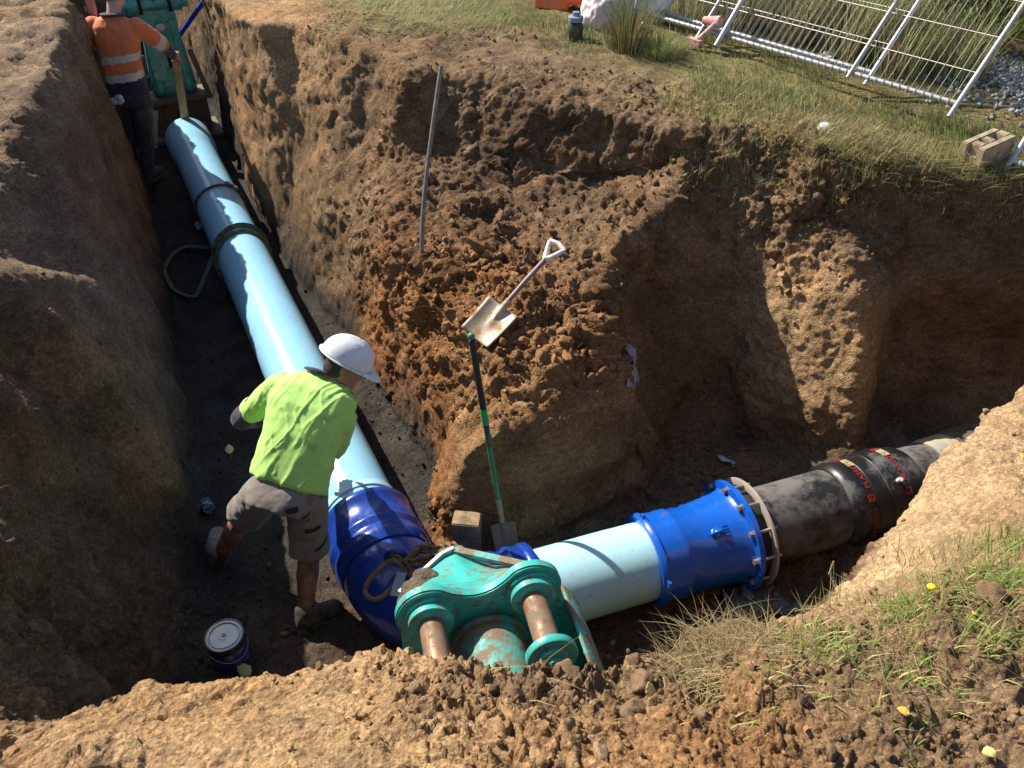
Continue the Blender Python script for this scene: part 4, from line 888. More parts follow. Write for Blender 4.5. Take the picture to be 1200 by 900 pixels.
# folded gusset behind the ear plate
front = [(-HH-.11, .045)]+left[8:]+sad+right[:9]
bk = [tq(-.29, -.06, -.2), tq(-.1, -.025, -.315), tq(-.05, -.02, -.325), tq(.08, -.075, -.25), tq(.2, -.01, -.14)]
def along(P, u):
    ls = [0]
    for a, b in zip(P, P[1:]): ls.append(ls[-1]+(b-a).length)
    u *= ls[-1]
    for i in range(len(P)-1):
        if u <= ls[i+1]+1e-9: return P[i].lerp(P[i+1], (u-ls[i])/max(ls[i+1]-ls[i], 1e-9))
    return P[-1]
fr = [tq(x, y-.008, -.035) for x, y in front]; mb = MB(); NU, NV = 40, 10; vs = []
for j in range(NV+1):
    v = j/NV
    for i in range(NU+1):
        u = i/NU; a = along(fr, u); b = along(bk, u**1.15); sag = math.sin(math.pi*v)*.035
        vs.append(a.lerp(b, v)-CC*sag*.6)
mb.add(vs, [(j*(NU+1)+i, j*(NU+1)+i+1, (j+1)*(NU+1)+i+1, (j+1)*(NU+1)+i) for j in range(NV) for i in range(NU)])
o = mb.build('gusset', M_TURQ, t, angle=60); o.data.materials.append(M_TURQ_MUD)
for i_, p_ in enumerate(o.data.polygons):
    if (i_ % NU) > 25+2*math.sin(i_*.05): p_.material_index = 1
o.data.update(); md = o.modifiers.new('s', 'SOLIDIFY'); md.thickness = .014
mb = MB(); bar(mb, bk[0]+CC*.004, bk[1]+CC*.004, .014, .03, CC); bar(mb, bk[1]+CC*.004, bk[2]+CC*.004, .014, .03, CC); mb.build('rim_strip', mat('lit_edge', (.5, .5, .44), .5, .2, .2, 30), t)  # pale strip paints in the white-lit thickness of the plate's left edge
mb = MB(); bar(mb, bk[2]+CC*.002, bk[4]+CC*.003, .03, .016, CC); mb.build('rim_strip', M_TURQ_MUD, t)
mb = MB()
for a, b in zip(bk, bk[1:]):
    mb.add([a, b, b-CC*1.1, a-CC*1.1], [(0, 1, 2, 3)])
o = mb.build('rear_casing', M_TURQ_MUD, t); md = o.modifiers.new('s', 'SOLIDIFY'); md.thickness = .012
mb = MB(); cl = [tq(-.26, -.035, -.20), tq(-.13, .0, -.29), tq(-.16, .01, -.19), tq(-.27, .0, -.10)]
mb2 = MB(); [ball(mb2, c_, (.055, .05, .022), None, 2) for c_ in (tq(-.235, -.02, -.17), tq(-.18, -.01, -.21), tq(-.25, -.01, -.11), tq(-.2, -.01, -.15))]
me = fused(mb2, .01, 2); wrinkle(me, lambda p: .012*fbm(p*25, 3, 3)); link('mud_cake', me, M_CRUST, t)
# drum between the plates, housing on the right
mb = MB(); revolve(mb, tq(0.0, -.2, 0), AA, [(0, .135), (.30, .135), (.302, .05)], 56); revolve(mb, tq(.0, -.2, .02), AA, [(0, .152), (.02, .152), (.021, .135)], 56); mb.build('drum', M_TURQ_MUD, t)
mb = MB(); revolve(mb, tq(-.02, -.34, -.12), AA, [(0, .33), (0, .40), (.02, .415), (.52, .415), (.53, .40), (.53, .34)], 40, R(-40), R(34), up=CC)
o = mb.build('side_housing', M_TURQ_MUD, t); md = o.modifiers.new('s', 'SOLIDIFY'); md.thickness = .012
mb = MB(); box(mb, tq(0, -.85, .12), .5, .5, .3, axes(BB, CC, AA)); box(mb, tq(0, -1.35, .12), .62, .06, .62, axes(BB, CC, AA)); mb.build('lower_frame', M_TURQ_MUD, t, bevel=.01)

# ------------------------------------------------------------------ turquoise machine beyond the pipe end
M_GRAPH = mat('grey_worn_steel', (.13, .125, .115), .6, .3, .25, 14, (.19, .15, .11), .5, 8, bmp=.3)
XO = V3(-4.13, 10.18, 0); XR = SIDE1; XF = -D1; UP = V3(0, 0, 1)
def xo(r, f, z): return XO+XR*r+XF*f+UP*z
MX = axes(XR, XF, UP)
t = empty('compactor_attachment', tuple(XO), 'turquoise machine attachment with grey base at the far end of the trench', 'machine part')
mb = MB(); prism(mb, [(-.24, -.1), (.24, -.1), (.26, .08), (.2, .75), (.21, .98), (-.21, .98), (-.2, .75), (-.26, .08)], .13, axes(XR, UP, -XF), xo(0, .12, .52)); mb.build('mount_column', M_TURQ, t, bevel=.012)
for s_ in (-1, 1):
    mb = MB(); bar(mb, xo(s_*.17, .14, .62), xo(s_*.15, .14, 1.36), .075, .06, XF); ball(mb, xo(s_*.17, .16, .62), (.075, .05, .1), MX); mb.build('rib', M_TURQ, t)
mb = MB(); box(mb, xo(.02, .125, .98), .045, .02, .3, MX); mb.build('slot_shade', M_BLACK, t)  # solid black block, painted shade of the slot; nothing is cut out
mb = MB(); revolve(mb, xo(-.36, .08, 1.55), XR, [(0, .02), (0, .085), (.06, .085), (.062, .115), (.2, .115), (.21, .09), (.5, .09), (.51, .115), (.65, .115), (.652, .085), (.72, .085), (.72, .02)], 36); mb.build('hinge_barrel', M_TURQ, t)
for r_ in (-.16, .16):
    mb = MB(); revolve(mb, xo(r_-.02, .08, 1.55), XR, [(0, .11), (0, .122), (.04, .122), (.04, .11)], 30); mb.build('seal_ring', M_BLACK, t)
mb = MB(); c = xo(0, .2, 1.3); ball(mb, c, (.06, .02, .045), MX, 2); mb.build('grease_patch', mat('grease', (.6, .6, .58), .3), t)
for s_ in (-1, 1):
    mb = MB(); bar(mb, xo(s_*.36, .22, .50), xo(s_*.27, .1, 1.0), .06, .10, XF); mb.build('side_strut', M_GRAPH, t, bevel=.006)
mb = MB(); box(mb, xo(0, .12, .50), .78, .42, .05, MX); mb.build('deck_plate', M_GRAPH, t, bevel=.008)
mb = MB(); box(mb, xo(0, .05, .27), .66, .3, .4, MX); mb.build('housing', M_GRAPH, t, bevel=.015)
mb = MB(); revolve(mb, xo(0, .18, .29), XF, [(0, .2), (.05, .2), (.055, .16), (.03, .15), (.03, .06), (.06, .05), (.06, .001)], 36); mb.build('eccentric_cover', M_GRAPH, t)
mb = MB(); prism(mb, [(-.42, 0), (.42, 0), (.42, .05), (-.42, .05)], .62, axes(XR, UP, -XF), xo(0, .42, .02)); mb.build('base_plate', M_GRAPH, t, bevel=.008)
mb = MB(); bar(mb, xo(-.42, .42, .02), xo(-.30, .3, .42), .07, .02, XF); mb.build('edge_plate', mat('pale_worn_steel', (.4, .37, .3), .6, .2, .2, 20), t)
mb = MB(); tube(mb, [xo(0, .08, 1.55), xo(0, -.1, 2.1), xo(0, -.5, 3.2)], [.13, .15, .17], 4); mb.build('arm', M_TURQ, t, bevel=.015)
# blue pole leaning in the corner
t = empty('pole', (-4.4, 10.53, .05), 'bright blue pole leaning on the trench wall behind the turquoise machine', 'pole')
mb = MB(); d = (V3(-3.497, 10.1, 1.573)-V3(-3.923, 10.3, 1.165)); a = V3(-3.923, 10.3, 1.165); tube(mb, [a-d*2.6, a-d, a, a+d, a+d*2.4], .026, 12); mb.build('shaft', mat('blue_pole', (.01, .05, .5), .35), t)
mb = MB(); ball(mb, a+d*2.4, .03); mb.build('end_cap', M_BLACK, t)
# timber stake under the man's hand
M_WOOD = mat('pine_timber', (.46, .31, .15), .7, 0, .18, 14, (.3, .2, .1), .2, 10, bmp=.25, bscale=40)
mb = MB(); bar(mb, V3(-3.83, 9.46, .12), V3(-3.59, 9.1, 1.30), .085, .038, (0.2, -1, 0)); o = mb.build('timber_stake', M_WOOD, None, bevel=.003); tag(o, 'upright pale timber stake held on the far pipe end by the man in orange', 'timber')

# ------------------------------------------------------------------ tools and odd pieces
M_TAN = mat('dirty_shovel_steel', (.52, .44, .33), .5, .2, .12, 9, (.34, .22, .12), .4, 9)
def shovel_blade(org, d, n_, w, L, name, mt, parent, curve=.03, point=0.):
    s_ = d.cross(n_).normalized(); mb = MB(); NI, NJ = 14, 12; vs = []
    for j in range(NJ+1):
        v = j/NJ
        for i in range(NI+1):
            u = i/NI*2-1; hw = w/2*(1-.06*v); x = u*hw
            y = -v*L-(point*(1-abs(u)**1.6)*v)
            z = curve*(u*u)-.028*math.exp(-(u/.16)**2)*max(0, 1-v*1.4)*-1+.035*v*v
            vs.append(org+s_*x+d*y+n_*z)
    mb.add(vs, [(j*(NI+1)+i, j*(NI+1)+i+1, (j+1)*(NI+1)+i+1, (j+1)*(NI+1)+i) for j in range(NJ) for i in range(NI)])
    o = mb.build(name, mt, parent); md = o.modifiers.new('s', 'SOLIDIFY'); md.thickness = .004; return s_
tip = V3(-.20, 4.05, gz(-.20, 4.05)+.04); grip = V3(.285, 4.466, 1.55); d = (grip-tip).normalized(); top = tip+d*.24
gzt = gz(top.x, top.y)+.075
if top.z < gzt: top.z = gzt
d = (grip-top).normalized(); n_ = V3(-.1, -.5, .85); n_ = (n_-d*n_.dot(d)).normalized()
t = empty('shovel', (top.x, top.y, top.z-.1), 'square mouth shovel with white D handle resting on the clods', 'shovel')
s_ = shovel_blade(top, d, n_, .23, .26, 'blade', M_TAN, t)
mb = MB(); tube(mb, [top-d*.10+n_*.012, top+n_*.02, top+d*.05+n_*.022], [.008, .02, .019], 12); mb.build('socket', M_TAN, t)
e = grip-d*.13; mb = MB(); tube(mb, [top+d*.05+n_*.022, lerp(top, e, .5)+n_*.02, e], .0155, 12); mb.build('shaft', mat('mauve_grey_shaft', (.21, .15, .15), .5, 0, .2, 20), t)
mb = MB(); M_WH = mat('white_plastic_grip', (.75, .73, .68), .4, 0, .05, 20, (.4, .3, .2), .15, 30)
for k in (-1, 1): tube(mb, [e, e+d*.03+s_*k*.02, e+d*.11+s_*k*.055], [.02, .016, .014], 10)
tube(mb, [e+d*.11-s_*.06, e+d*.125, e+d*.11+s_*.06], .016, 10); mb.build('handle_grip', M_WH, t)
# long handled spade
tipS = V3(-.03, 3.325, .06); topS = V3(-.211, 3.5, 1.541); d = (topS-tipS).normalized()
t = empty('spade', (tipS.x, tipS.y, 0), 'long green handled spade leaning upright against the cut earth face', 'spade')
n_ = V3(.15, -.9, .25); n_ = (n_-d*n_.dot(d)).normalized(); neck = tipS+d*.24
shovel_blade(neck, d, n_, .15, .2, 'blade', mat('muddy_spade_blade', (.2, .17, .11), .7, .2, .2, 16), t, .02, .05)
def seg_(a, b, r, m_, nm):
    mb = MB(); tube(mb, [tipS+d*a, tipS+d*(a+b)/2, tipS+d*b], r, 12); mb.build(nm, m_, t)
LS = (topS-tipS).length
seg_(.18, .42, .017, mat('yellowed_socket', (.36, .28, .15), .6, 0, .2, 30), 'socket')
M_GRN = mat('green_fibreglass', (.03, .27, .10), .5, 0, .2, 20, (.2, .17, .1), .3, 22)
seg_(.42, .80, .016, M_GRN, 'shaft'); seg_(.80, LS*.63, .0165, mat('mid_green_worn', (.05, .2, .09), .6, 0, .3, 25, (.05, .05, .04), .6, 18), 'shaft')
seg_(LS*.63, LS*.70, .019, mat('bright_green_band', (.03, .42, .13), .5), 'band'); seg_(LS*.70, LS*.985, .018, mat('black_grip_sleeve', (.025, .03, .028), .7), 'grip_sleeve')
mb = MB(); ball(mb, topS, .02); mb.build('end_cap', M_GRN, t)
# rod stuck in the bank
f0 = V3(-.6, 4.70, gz(-.6, 4.7)-.05); f1 = V3(-.443, 5.3, 2.34)
mb = MB(); tube(mb, smooth_path([f0, lerp(f0, f1, .35)+V3(-.03, 0, 0), lerp(f0, f1, .7)+V3(-.02, 0, 0), f1], 5), .014, 10)
o = mb.build('rod', mat('grey_weathered_rod', (.2, .175, .155), .6, .3, .3, 20), None); tag(o, 'long thin grey rod standing tilted in the earth bank', 'rod')
# timber block by the spade
mb = MB(); box(mb, V3(-.265, 3.335, .16), .165, .11, .40, Matrix.Rotation(-.12, 3, 'Z') @ Matrix.Rotation(.05, 3, 'X')); o = mb.build('timber_block', mat('old_timber', (.3, .2, .11), .8, 0, .3, 18, (.12, .1, .06), .5, 8, bmp=.4, bscale=30), None, bevel=.006); tag(o, 'short squared timber offcut standing upright beside the spade blade', 'timber')
# tin of solvent
tb = V3(-1.535, 2.625, max(gz(-1.535, 2.625, 0), 0)); t = empty('paint_tin', tuple(tb), 'round metal tin with purple label standing on the dark trench floor', 'tin')
mb = MB(); revolve(mb, tb, UP, [(0, .001), (0, .1), (.004, .103), (.012, .1), (.195, .1), (.2, .103)], 48); mb.build('can', mat('dark_tin', (.1, .1, .11), .35, .5, .1, 20), t)
mb = MB(); revolve(mb, tb+UP*.02, UP, [(0, .1015), (.13, .1015)], 48); mb.build('label', mat('purple_label', (.06, .025, .22), .5, 0, .3, 30, (.4, .38, .45), .1, 12), t)
mb = MB(); revolve(mb, tb+UP*.2, UP, [(0, .103), (.006, .104), (.008, .098), (.003, .094), (.003, .086), (.009, .083), (.009, .078), (.002, .074), (.002, .03), (.004, .028), (.004, .001)], 48); mb.build('lid', mat('tin_lid', (.34, .36, .36), .3, .7, .1, 20), t)
mb = MB(); ball(mb, tb+UP*.206, (.014, .014, .004)); mb.build('price_dot', mat('lilac_dot', (.5, .45, .7), .5), t)
mb = MB(); tube(mb, [tb+V3(math.cos(a)*.107, math.sin(a)*.107, .15-.06*math.sin((a+2.3)*1.0)) for a in np.linspace(-2.2, .4, 14)], .0025, 6); mb.build('handle', M_STEEL, t)
c = V3(-1.97, 3.70, gz(-1.97, 3.7, 0)+.05); mb = MB(); dd = V3(.5, -.75, .3).normalized(); revolve(mb, c-dd*.07, dd, [(0, .001), (0, .036), (.005, .04), (.11, .04), (.118, .036), (.12, .03), (.112, .028), (.112, .001)], 28)
o = mb.build('drink_can', mat('blue_can', (.03, .07, .22), .35, .4, .5, 40, (.45, .47, .5), .3, 40), None); tag(o, 'small blue and silver can lying at the foot of the left wall', 'can')

# ------------------------------------------------------------------ ground by the fence
NF = V3(.78, .627, 0)
def panel(name, P, rdir, L, lean, label, mids, mt, Hh=2.1, rad=.0175, horiz=.26, back=NF):
    r_ = V3(*rdir, 0).normalized(); nb = (back-r_*back.dot(r_)).normalized(); u = nb*math.sin(R(lean))+UP*math.cos(R(lean)); nn = r_.cross(u).normalized(); P = Vector(P)
    t = empty(name, tuple(P), label, 'fence panel', 'temporary fence panels')
    def q(a, b, o=0.): return P+r_*a+u*b+nn*o
    for a, b in (((-.0, -.08), (0, Hh)), ((L, -.08), (L, Hh))):
        mb = MB(); tube(mb, [q(*a), q(*b)], rad, 12); mb.build('post', mt, t)
    for x, ex in mids:
        mb = MB(); tube(mb, [q(x, ex, .02), q(x, Hh, .02)], rad*.9, 12); mb.build('post', mt, t)
    for h in (0.02, Hh-.02):
        mb = MB(); tube(mb, [q(0, h), q(L, h)], rad, 12); mb.build('rail', mt, t)
    mb = MB(); n = int(L/.06)
    for k in range(1, n): tube(mb, [q(L*k/n, 0, -.024), q(L*k/n, Hh, -.024)], .0025, 4, caps=False)
    for k in range(1, int(Hh/horiz)): tube(mb, [q(0, k*horiz, -.027), q(L, k*horiz, -.027)], .0034, 4, caps=False)
    for k in range(1, n): tube(mb, [q(L*k/n, .02, 0)+nn*math.cos(a)*.024+u*math.sin(a)*.024 for a in np.linspace(0, 2*math.pi, 7)], .003, 4, caps=False)
    o = mb.build('wire_mesh', M_WIRE, t, False); o['kind'] = 'stuff'
    return q
M_WIRE = mat('pale_wire', (.52, .5, .44), .5, .1, .1, 30)
M_STEEL2 = mat('bright_galvanised', (.42, .43, .48), .42, .3, .08, 25)
q1 = panel('mesh_fence', (1.185, 7.66, gz(1.185, 7.66)+.05), (.627, -.78), 2.82, 42, 'long wire mesh fence panel with end post beside the gravel, leaning back over reeds', [(.62, -.1), (2.02, -.03)], M_STEEL)
q2 = panel('mesh_fence', (1.33, 7.72, gz(1.33, 7.72)+.06), (.627, -.78), 2.05, 42, 'shorter bright mesh fence panel overlapping behind the longer leaning one', [], M_STEEL2)
panel('mesh_fence', (3.14, 4.96, gz(3.14, 4.96)+.04), (.5, -.6), .55, 40, 'narrow fence panel end beside the concrete block', [], M_STEEL2, 1.4)
t = empty('fence_stay', tuple(q1(.86, -.12)), 'short bright tube stay with ring end clipped to the fence rail', 'fence stay')
mb = MB(); tube(mb, [q1(.86, -.10, .05), q1(.84, .42, .05)], .022, 12); mb.build('tube', M_STEEL2, t)
mb = MB(); c = q1(.835, .47, .05); x, y, dd = frame(q1(0, 0, 1)-q1(0, 0, 0)); tube(mb, [c+x*math.cos(a)*.035+y*math.sin(a)*.035 for a in np.linspace(0, 2*math.pi, 18, endpoint=False)], .008, 8, closed=True); mb.build('ring', M_STEEL2, t)
t = empty('fence_clamp', tuple(q1(.70, .0)), 'faded pinkish red fence clamp on the bottom rail', 'clamp')
M_PINK = mat('faded_red_paint', (.42, .2, .17), .7, 0, .2, 30, (.5, .42, .38), .4, 25)
mb = MB(); tube(mb, [q1(.62, .07, .06), q1(.78, .09, .06)], [.03, .05], 14); mb.build('collar', M_PINK, t)
mb = MB(); tube(mb, [q1(.76, .08, .07), q1(.74, -.02, .09), q1(.70, -.12, .09)], [.025, .022, .028], 10); box(mb, q1(.68, -.13, .09), .14, .06, .05, axes(V3(.627, -.78, 0), NF, UP)); mb.build('jaw', M_PINK, t)
# concrete block
bc = V3(3.02, 5.05, gz(3.02, 5.05)+.02); bd = V3(.86, .5, .1).normalized(); bx, by, bz = bd, UP.cross(bd).normalized(), bd.cross(UP.cross(bd).normalized())
Mb = axes(bx, by, bz); t = empty('concrete_block', tuple(bc), 'hollow sandy concrete block on the grass at the pit edge', 'concrete block')
mb = MB(); Lb, Wb, Hb, w = .30, .165, .14, .045
def bb(cx, cy, cz, sx, sy, sz): box(mb, bc+Mb @ V3(cx, cy, cz+Hb/2), sx, sy, sz, Mb)
for k in (-1, 1): bb(0, k*(Wb/2-w/2), 0, Lb, w, Hb)
for cx in (-Lb/2+.055, -.005, Lb/2-.018): bb(cx, 0, .001, w+.01, Wb-2*w-.002, Hb-.004)
bb(-.02, 0, -.03, Lb*.8, Wb-2*w-.004, .06)
o = mb.build('body', mat('sandy_concrete', (.36, .29, .19), .95, 0, .2, 20, (.2, .16, .1), .3, 14, bmp=.8, bscale=120), t, bevel=.006)
M_PLASTIC = mat('white_plastic_scrap', (.62, .6, .62), .4, 0, .1, 20, (.4, .34, .28), .3, 14)
# small round white cap at the crest
c = V3(2.06, 5.33, gz(2.06, 5.33)+.02); mb = MB(); ball(mb, c, (.045, .045, .04), None, 3); o = mb.build('foam_ball', mat('white_cap_plastic', (.8, .79, .76), .5, 0, .04), None); tag(o, 'small round white object lying in dry grass at the pit crest', 'litter')
# jar
c = V3(.525, 7.2, gz(.525, 7.2)); t = empty('jar', tuple(c), 'small dark jar with blue grey lid on the far grass', 'jar')
mb = MB(); revolve(mb, c, UP, [(0, .001), (0, .06), (.01, .066), (.12, .066), (.14, .05), (.15, .045)], 28); mb.build('body', mat('dark_jar', (.06, .055, .05), .3, 0, .4, 40), t)
mb = MB(); revolve(mb, c+UP*.15, UP, [(0, .05), (.0, .062), (.035, .062), (.04, .055), (.04, .03), (.07, .028), (.07, .001)], 28); mb.build('lid', mat('blue_grey_lid', (.23, .28, .36), .4), t)
# bags and barrier
def lump(name, c, r, mt, label, cat, amp=.05, rotz=0, sc=6):
    mb = MB(); ball(mb, c, r, Matrix.Rotation(rotz, 3, 'Z'), 5); me = mb.mesh()
    wrinkle(me, lambda p: amp*(fbm(p*sc*.6, 2, 3)+.8*(1-np.abs(fbm(p*sc, 3, 7)))**2-.3)); o = link(name, me, mt); tag(o, label, cat); return o
z0 = gz(.75, 7.75)
lump('plastic_bag', V3(.83, 7.6, z0+.12), (.2, .17, .2), mat('pinkish_white_plastic', (.72, .62, .6), .45, 0, .05, 6), 'crumpled pinkish white plastic bag beside the orange barrier', 'bag', .06)
lump('plastic_sheet', V3(1.12, 7.82, z0+.2), (.25, .14, .33), mat('white_sheet_plastic', (.68, .68, .7), .4, 0, .06, 5), 'pale white plastic sheet bundled behind the grass tussock', 'plastic sheet', .07, -.3)
t = empty('barrier', (.50, 7.95, z0), 'orange plastic barrier lying behind the white bag', 'barrier')
M_ORP = mat('orange_plastic', (.78, .13, .03), .45, 0, .06, 8, (.4, .2, .1), .15, 8)
mb = MB(); prism(mb, [(-.5, 0), (-.2, 0), (-.16, .07), (-.02, .07), (.02, 0), (.36, 0), (.38, .1), (.34, .3), (.2, .42), (-.4, .42), (-.52, .25)], .22, axes(V3(.92, -.38, 0), V3(.1, .2, .95).normalized(), V3(.36, .9, -.2).normalized()), V3(.66, 7.86, z0+.03)); mb.build('body', M_ORP, t, bevel=.02)
mb = MB(); tube(mb, [V3(.4, 8.05, z0+.42), V3(.5, 8.0, z0+.47), V3(.6, 7.95, z0+.42)], .02, 10); mb.build('handle', M_ORP, t)
# ---- scraps lying on the soil
from mathutils.bvhtree import BVHTree
GV = [v.co.copy() for v in GROUND.data.vertices]
GBV = BVHTree.FromPolygons(GV, [p.vertices[:] for p in GROUND.data.polygons])
def scrap(name, c, du, dv, mt, label, cat, seed=1, lift=.012, shape=None, n=9, crumple=.02):
    c = Vector(c); rr = random.Random(seed); vs = []
    for j in range(n):
        for i in range(n):
            u = i/(n-1)*2-1; v = j/(n-1)*2-1
            k = 1+.18*math.sin(3*math.atan2(v, u)+seed)
            q = c+Vector(du)*u*k+Vector(dv)*v*k; h, nn, ii, dd = GBV.find_nearest(q)
            vs.append(h+nn*(lift+crumple*abs(rr.gauss(0, 1)))*1)
    mb = MB(); mb.add(vs, [(j*n+i, j*n+i+1, (j+1)*n+i+1, (j+1)*n+i) for j in range(n-1) for i in range(n-1)])
    o = mb.build(name, mt, None, True, 25); md = o.modifiers.new('s', 'SOLIDIFY'); md.thickness = .002; tag(o, label, cat); return o
scrap('plastic_scrap', (.73, 4.06, .92), (.05, .0, -.05), (.03, .05, .11), mat('lilac_grey_plastic', (.33, .31, .36), .35, 0, .15, 20), 'pale grey plastic scrap stuck on the shaded earth face', 'plastic scrap', 2, .035, None, 9, .006)
scrap('plastic_sheet', (1.40, 2.95, .1), (.18, .05, 0), (-.05, .12, 0), mat('dark_film', (.09, .085, .085), .3, 0, .2, 10), 'grey plastic film on the pit floor under the blue flange', 'plastic sheet', 4, .02, None, 11, .02)
scrap('plastic_scrap', (1.45, 4.07, .1), (.05, -.05, 0), (.015, .02, 0), mat('bluish_plastic', (.42, .47, .58), .4), 'thin bluish plastic sliver on the dark soil behind the black pipe', 'plastic scrap', 5, .02, None, 5, .008)
scrap('plastic_scrap', (-3.12, 7.55, .05), (.05, .07, 0), (.05, -.03, 0), mat('grey_film', (.3, .3, .32), .5), 'grey plastic scrap on the trench floor left of the strap', 'plastic scrap', 6, .02, None, 5, .02)
scrap('wire_scrap', (2.6, 6.9, 1.9), (.1, .1, 0), (.03, -.03, 0), M_PLASTIC, 'small pale scrap in the grass below the mesh fence', 'plastic scrap', 8, .03, None, 5, .01).name = 'plastic_scrap'

# ------------------------------------------------------------------ clods
def clod_mesh(seed, sub=2):
    mb = MB(); ball(mb, (0, 0, 0), 1, None, sub); me = mb.mesh('clod'); p = co_get(me)
    rr = np.random.default_rng(seed); p = p*rr.uniform(.62, 1.1, 3)
    for k in range(7):                                                   # broken flat faces
        n_ = rr.normal(size=3); n_ /= np.linalg.norm(n_); h = rr.uniform(.3, .68); s_ = p @ n_-h; p = p-np.clip(s_, 0, None)[:, None]*n_*.95
    p = p*(1+.3*fbm(p*1.7+seed*3.1, 4, seed)+.14*fbm(p*5+seed, 3, seed+9)-.1*(1-np.abs(fbm(p*3.3+seed, 2, seed+5)))**4)[:, None]+.05*np.stack([fbm(p*5+i*9, 2, seed+i) for i in range(3)], 1)
    co_set(me, p); me.polygons.foreach_set('use_smooth', [True]*len(me.polygons)); return me
def clod_mat(name, rgb):
    m, n, l, bs = nt(name); P = pos(n); oi = n.new('ShaderNodeObjectInfo')
    c = mixc(n, l, 1., rgb, ramp(n, l, oi.outputs['Random'], [(0, (.62, .6, .58)), (1, (1.35, 1.33, 1.3))]), 'MULTIPLY')
    c = mixc(n, l, 1., c, ramp(n, l, noise_node(n, l, P, 40, 6, .7), [(.3, GREY(.7)), (.7, GREY(1.3))]), 'MULTIPLY')
    l.new(c, bs.inputs['Base Color']); bs.inputs['Roughness'].default_value = .95; bs.inputs['Specular IOR Level'].default_value = .15
    bump(n, l, bs, noise_node(n, l, P, 110, 7, .75), .7, .01); return m
GP = co_get(GROUND.data); GN = no_get(GROUND.data)
_cam = np.array([0, 0, 4.0]); _ct, _st = math.cos(R(38.4)), math.sin(R(38.4))
def in_view(p):
    q = p-_cam; f = q[:, 1]*_ct-q[:, 2]*_st; k = q[:, 1]*_st+q[:, 2]*_ct; f = np.maximum(f, .05)
    return (np.abs(q[:, 0]/f) < .70) & (np.abs(k/f) < .54) & (q[:, 1] > .3), f
VIS, DEP = in_view(GP)
# x, y, z, radius, share, size: where loose soil lies
HEAPS = [(-.1, 1.18, 2.1, .22, 1., 1.), (.15, 1.22, 2.05, .25, 1.2, 1.), (.38, 1.25, 2.0, .16, 1.2, 1.1), (-.4, 1.3, 2., .12, .6, .8), (-.62, 1.27, 2., .1, .4, .8), (.6, 1.15, 2.1, .3, .5, .7), (.95, 1.15, 2.15, .35, .4, .7), (1.3, 1.35, 2.15, .25, .5, .9),
 (.1, 4.0, 1.1, .4, 1.2, 1.3), (-.3, 4.3, 1.1, .4, 1.1, 1.3), (.35, 4.25, 1.2, .3, 1., 1.2), (-.6, 4.9, 1., .4, .8, 1.2), (-.1, 4.8, 1.3, .5, .7, 1.1), (-.45, 3.6, .15, .2, 1., 1.), (-1., 5.6, 1., .5, .4, 1.1), (.6, 4.9, 1.4, .3, .6, 1.), (1.0, 5.2, 1.7, .25, .8, 1.),
 (1.7, 5.2, 1.85, .3, .9, 1.2), (2.1, 4.95, 1.7, .3, .9, 1.2), (1.8, 4.7, 1.3, .3, .5, 1.), (.3, 6.4, 1.95, .5, .25, .9), (-.6, 6.7, 2., .5, .3, .9), (1.0, 5.9, 1.9, .4, .35, .8), (-1.5, 7.3, 2., .5, .2, .9),
 (.3, 2.6, .1, .6, .9, 1.), (1.4, 3.9, .1, .4, .6, 1.), (1.0, 3.6, .1, .3, .5, .9), (-1.0, 3.9, 0, .3, .25, .7), (-.6, 2.3, 0, .4, .6, .9), (-1.6, 3.0, .0, .4, .25, .7), (-1.3, 5.3, 0, .3, .3, .8), (-1.75, 1.9, 1.9, .3, .6, 1.), (-2.1, 6, 0, .4, .25, .7), (-1.6, 4.4, 0, .5, .25, .7), (-2.6, 6.6, 0, .4, .2, .7), (-1.5, 2.9, 0, .4, .3, .8), (-.9, 4.2, 0, .2, .4, .7), (-1.3, 4.9, 0, .2, .4, .7), (-1.65, 5.6, 0, .2, .4, .7), (2.2, 3.0, .1, .4, .5, 1.), (-2.2, 2.6, 1, .5, .2, .8)]
def heap_w(p):
    w = np.zeros(len(p)); sz = np.zeros(len(p))
    for x, y, z, r, k, s_ in HEAPS:
        e = k*np.exp(-((p[:, 0]-x)**2+(p[:, 1]-y)**2+(p[:, 2]-z)**2)/(r*r)); w += e; sz += e*s_
    return w, sz/np.maximum(w, 1e-6)
HW, HS = heap_w(GP)
NEAR = np.clip(DEP/2.2, .6, 3)**2          # vertices are denser near the camera
def pick(prob, n, rng=RNG):
    prob = prob*VIS; prob = prob/prob.sum(); return rng.choice(len(GP), n, replace=False, p=prob)
flat = np.clip(GN[:, 2]*1.4-.15, .02, 1)
MC = [clod_mat('clod_brown', (.19, .125, .075)), clod_mat('clod_orange', (.27, .14, .062)), clod_mat('clod_tan', (.32, .215, .125))]
meshes = []
for k in range(9):
    me = clod_mesh(200+k, 3); me.materials.append(MC[k % 3]); meshes.append(me)
def tone_of(p):
    s_, _ = soil_at(np.array([p])); r_, g_, b_ = s_[0]
    return 2 if r_ > .27 and g_/r_ > .58 else (1 if g_/r_ < .575 and r_ > .19 else 0)
ids = pick(HW*NEAR*flat*(HW > .25), 296)
for i in ids:
    p = GP[i]; tn = tone_of(p); me = meshes[tn+3*random.randrange(3)]
    o = bpy.data.objects.new('clod', me); COL.objects.link(o); s_ = HS[i]*random.uniform(.015, .031)*(1 if DEP[i] < 3 else 1.25)*(1.7 if random.random() < .08 else 1)
    o.location = p+GN[i]*s_*.25; o.scale = (s_, s_, s_*.85); o.rotation_euler = (random.random()*6, random.random()*6, random.random()*6); o.parent = GROUND
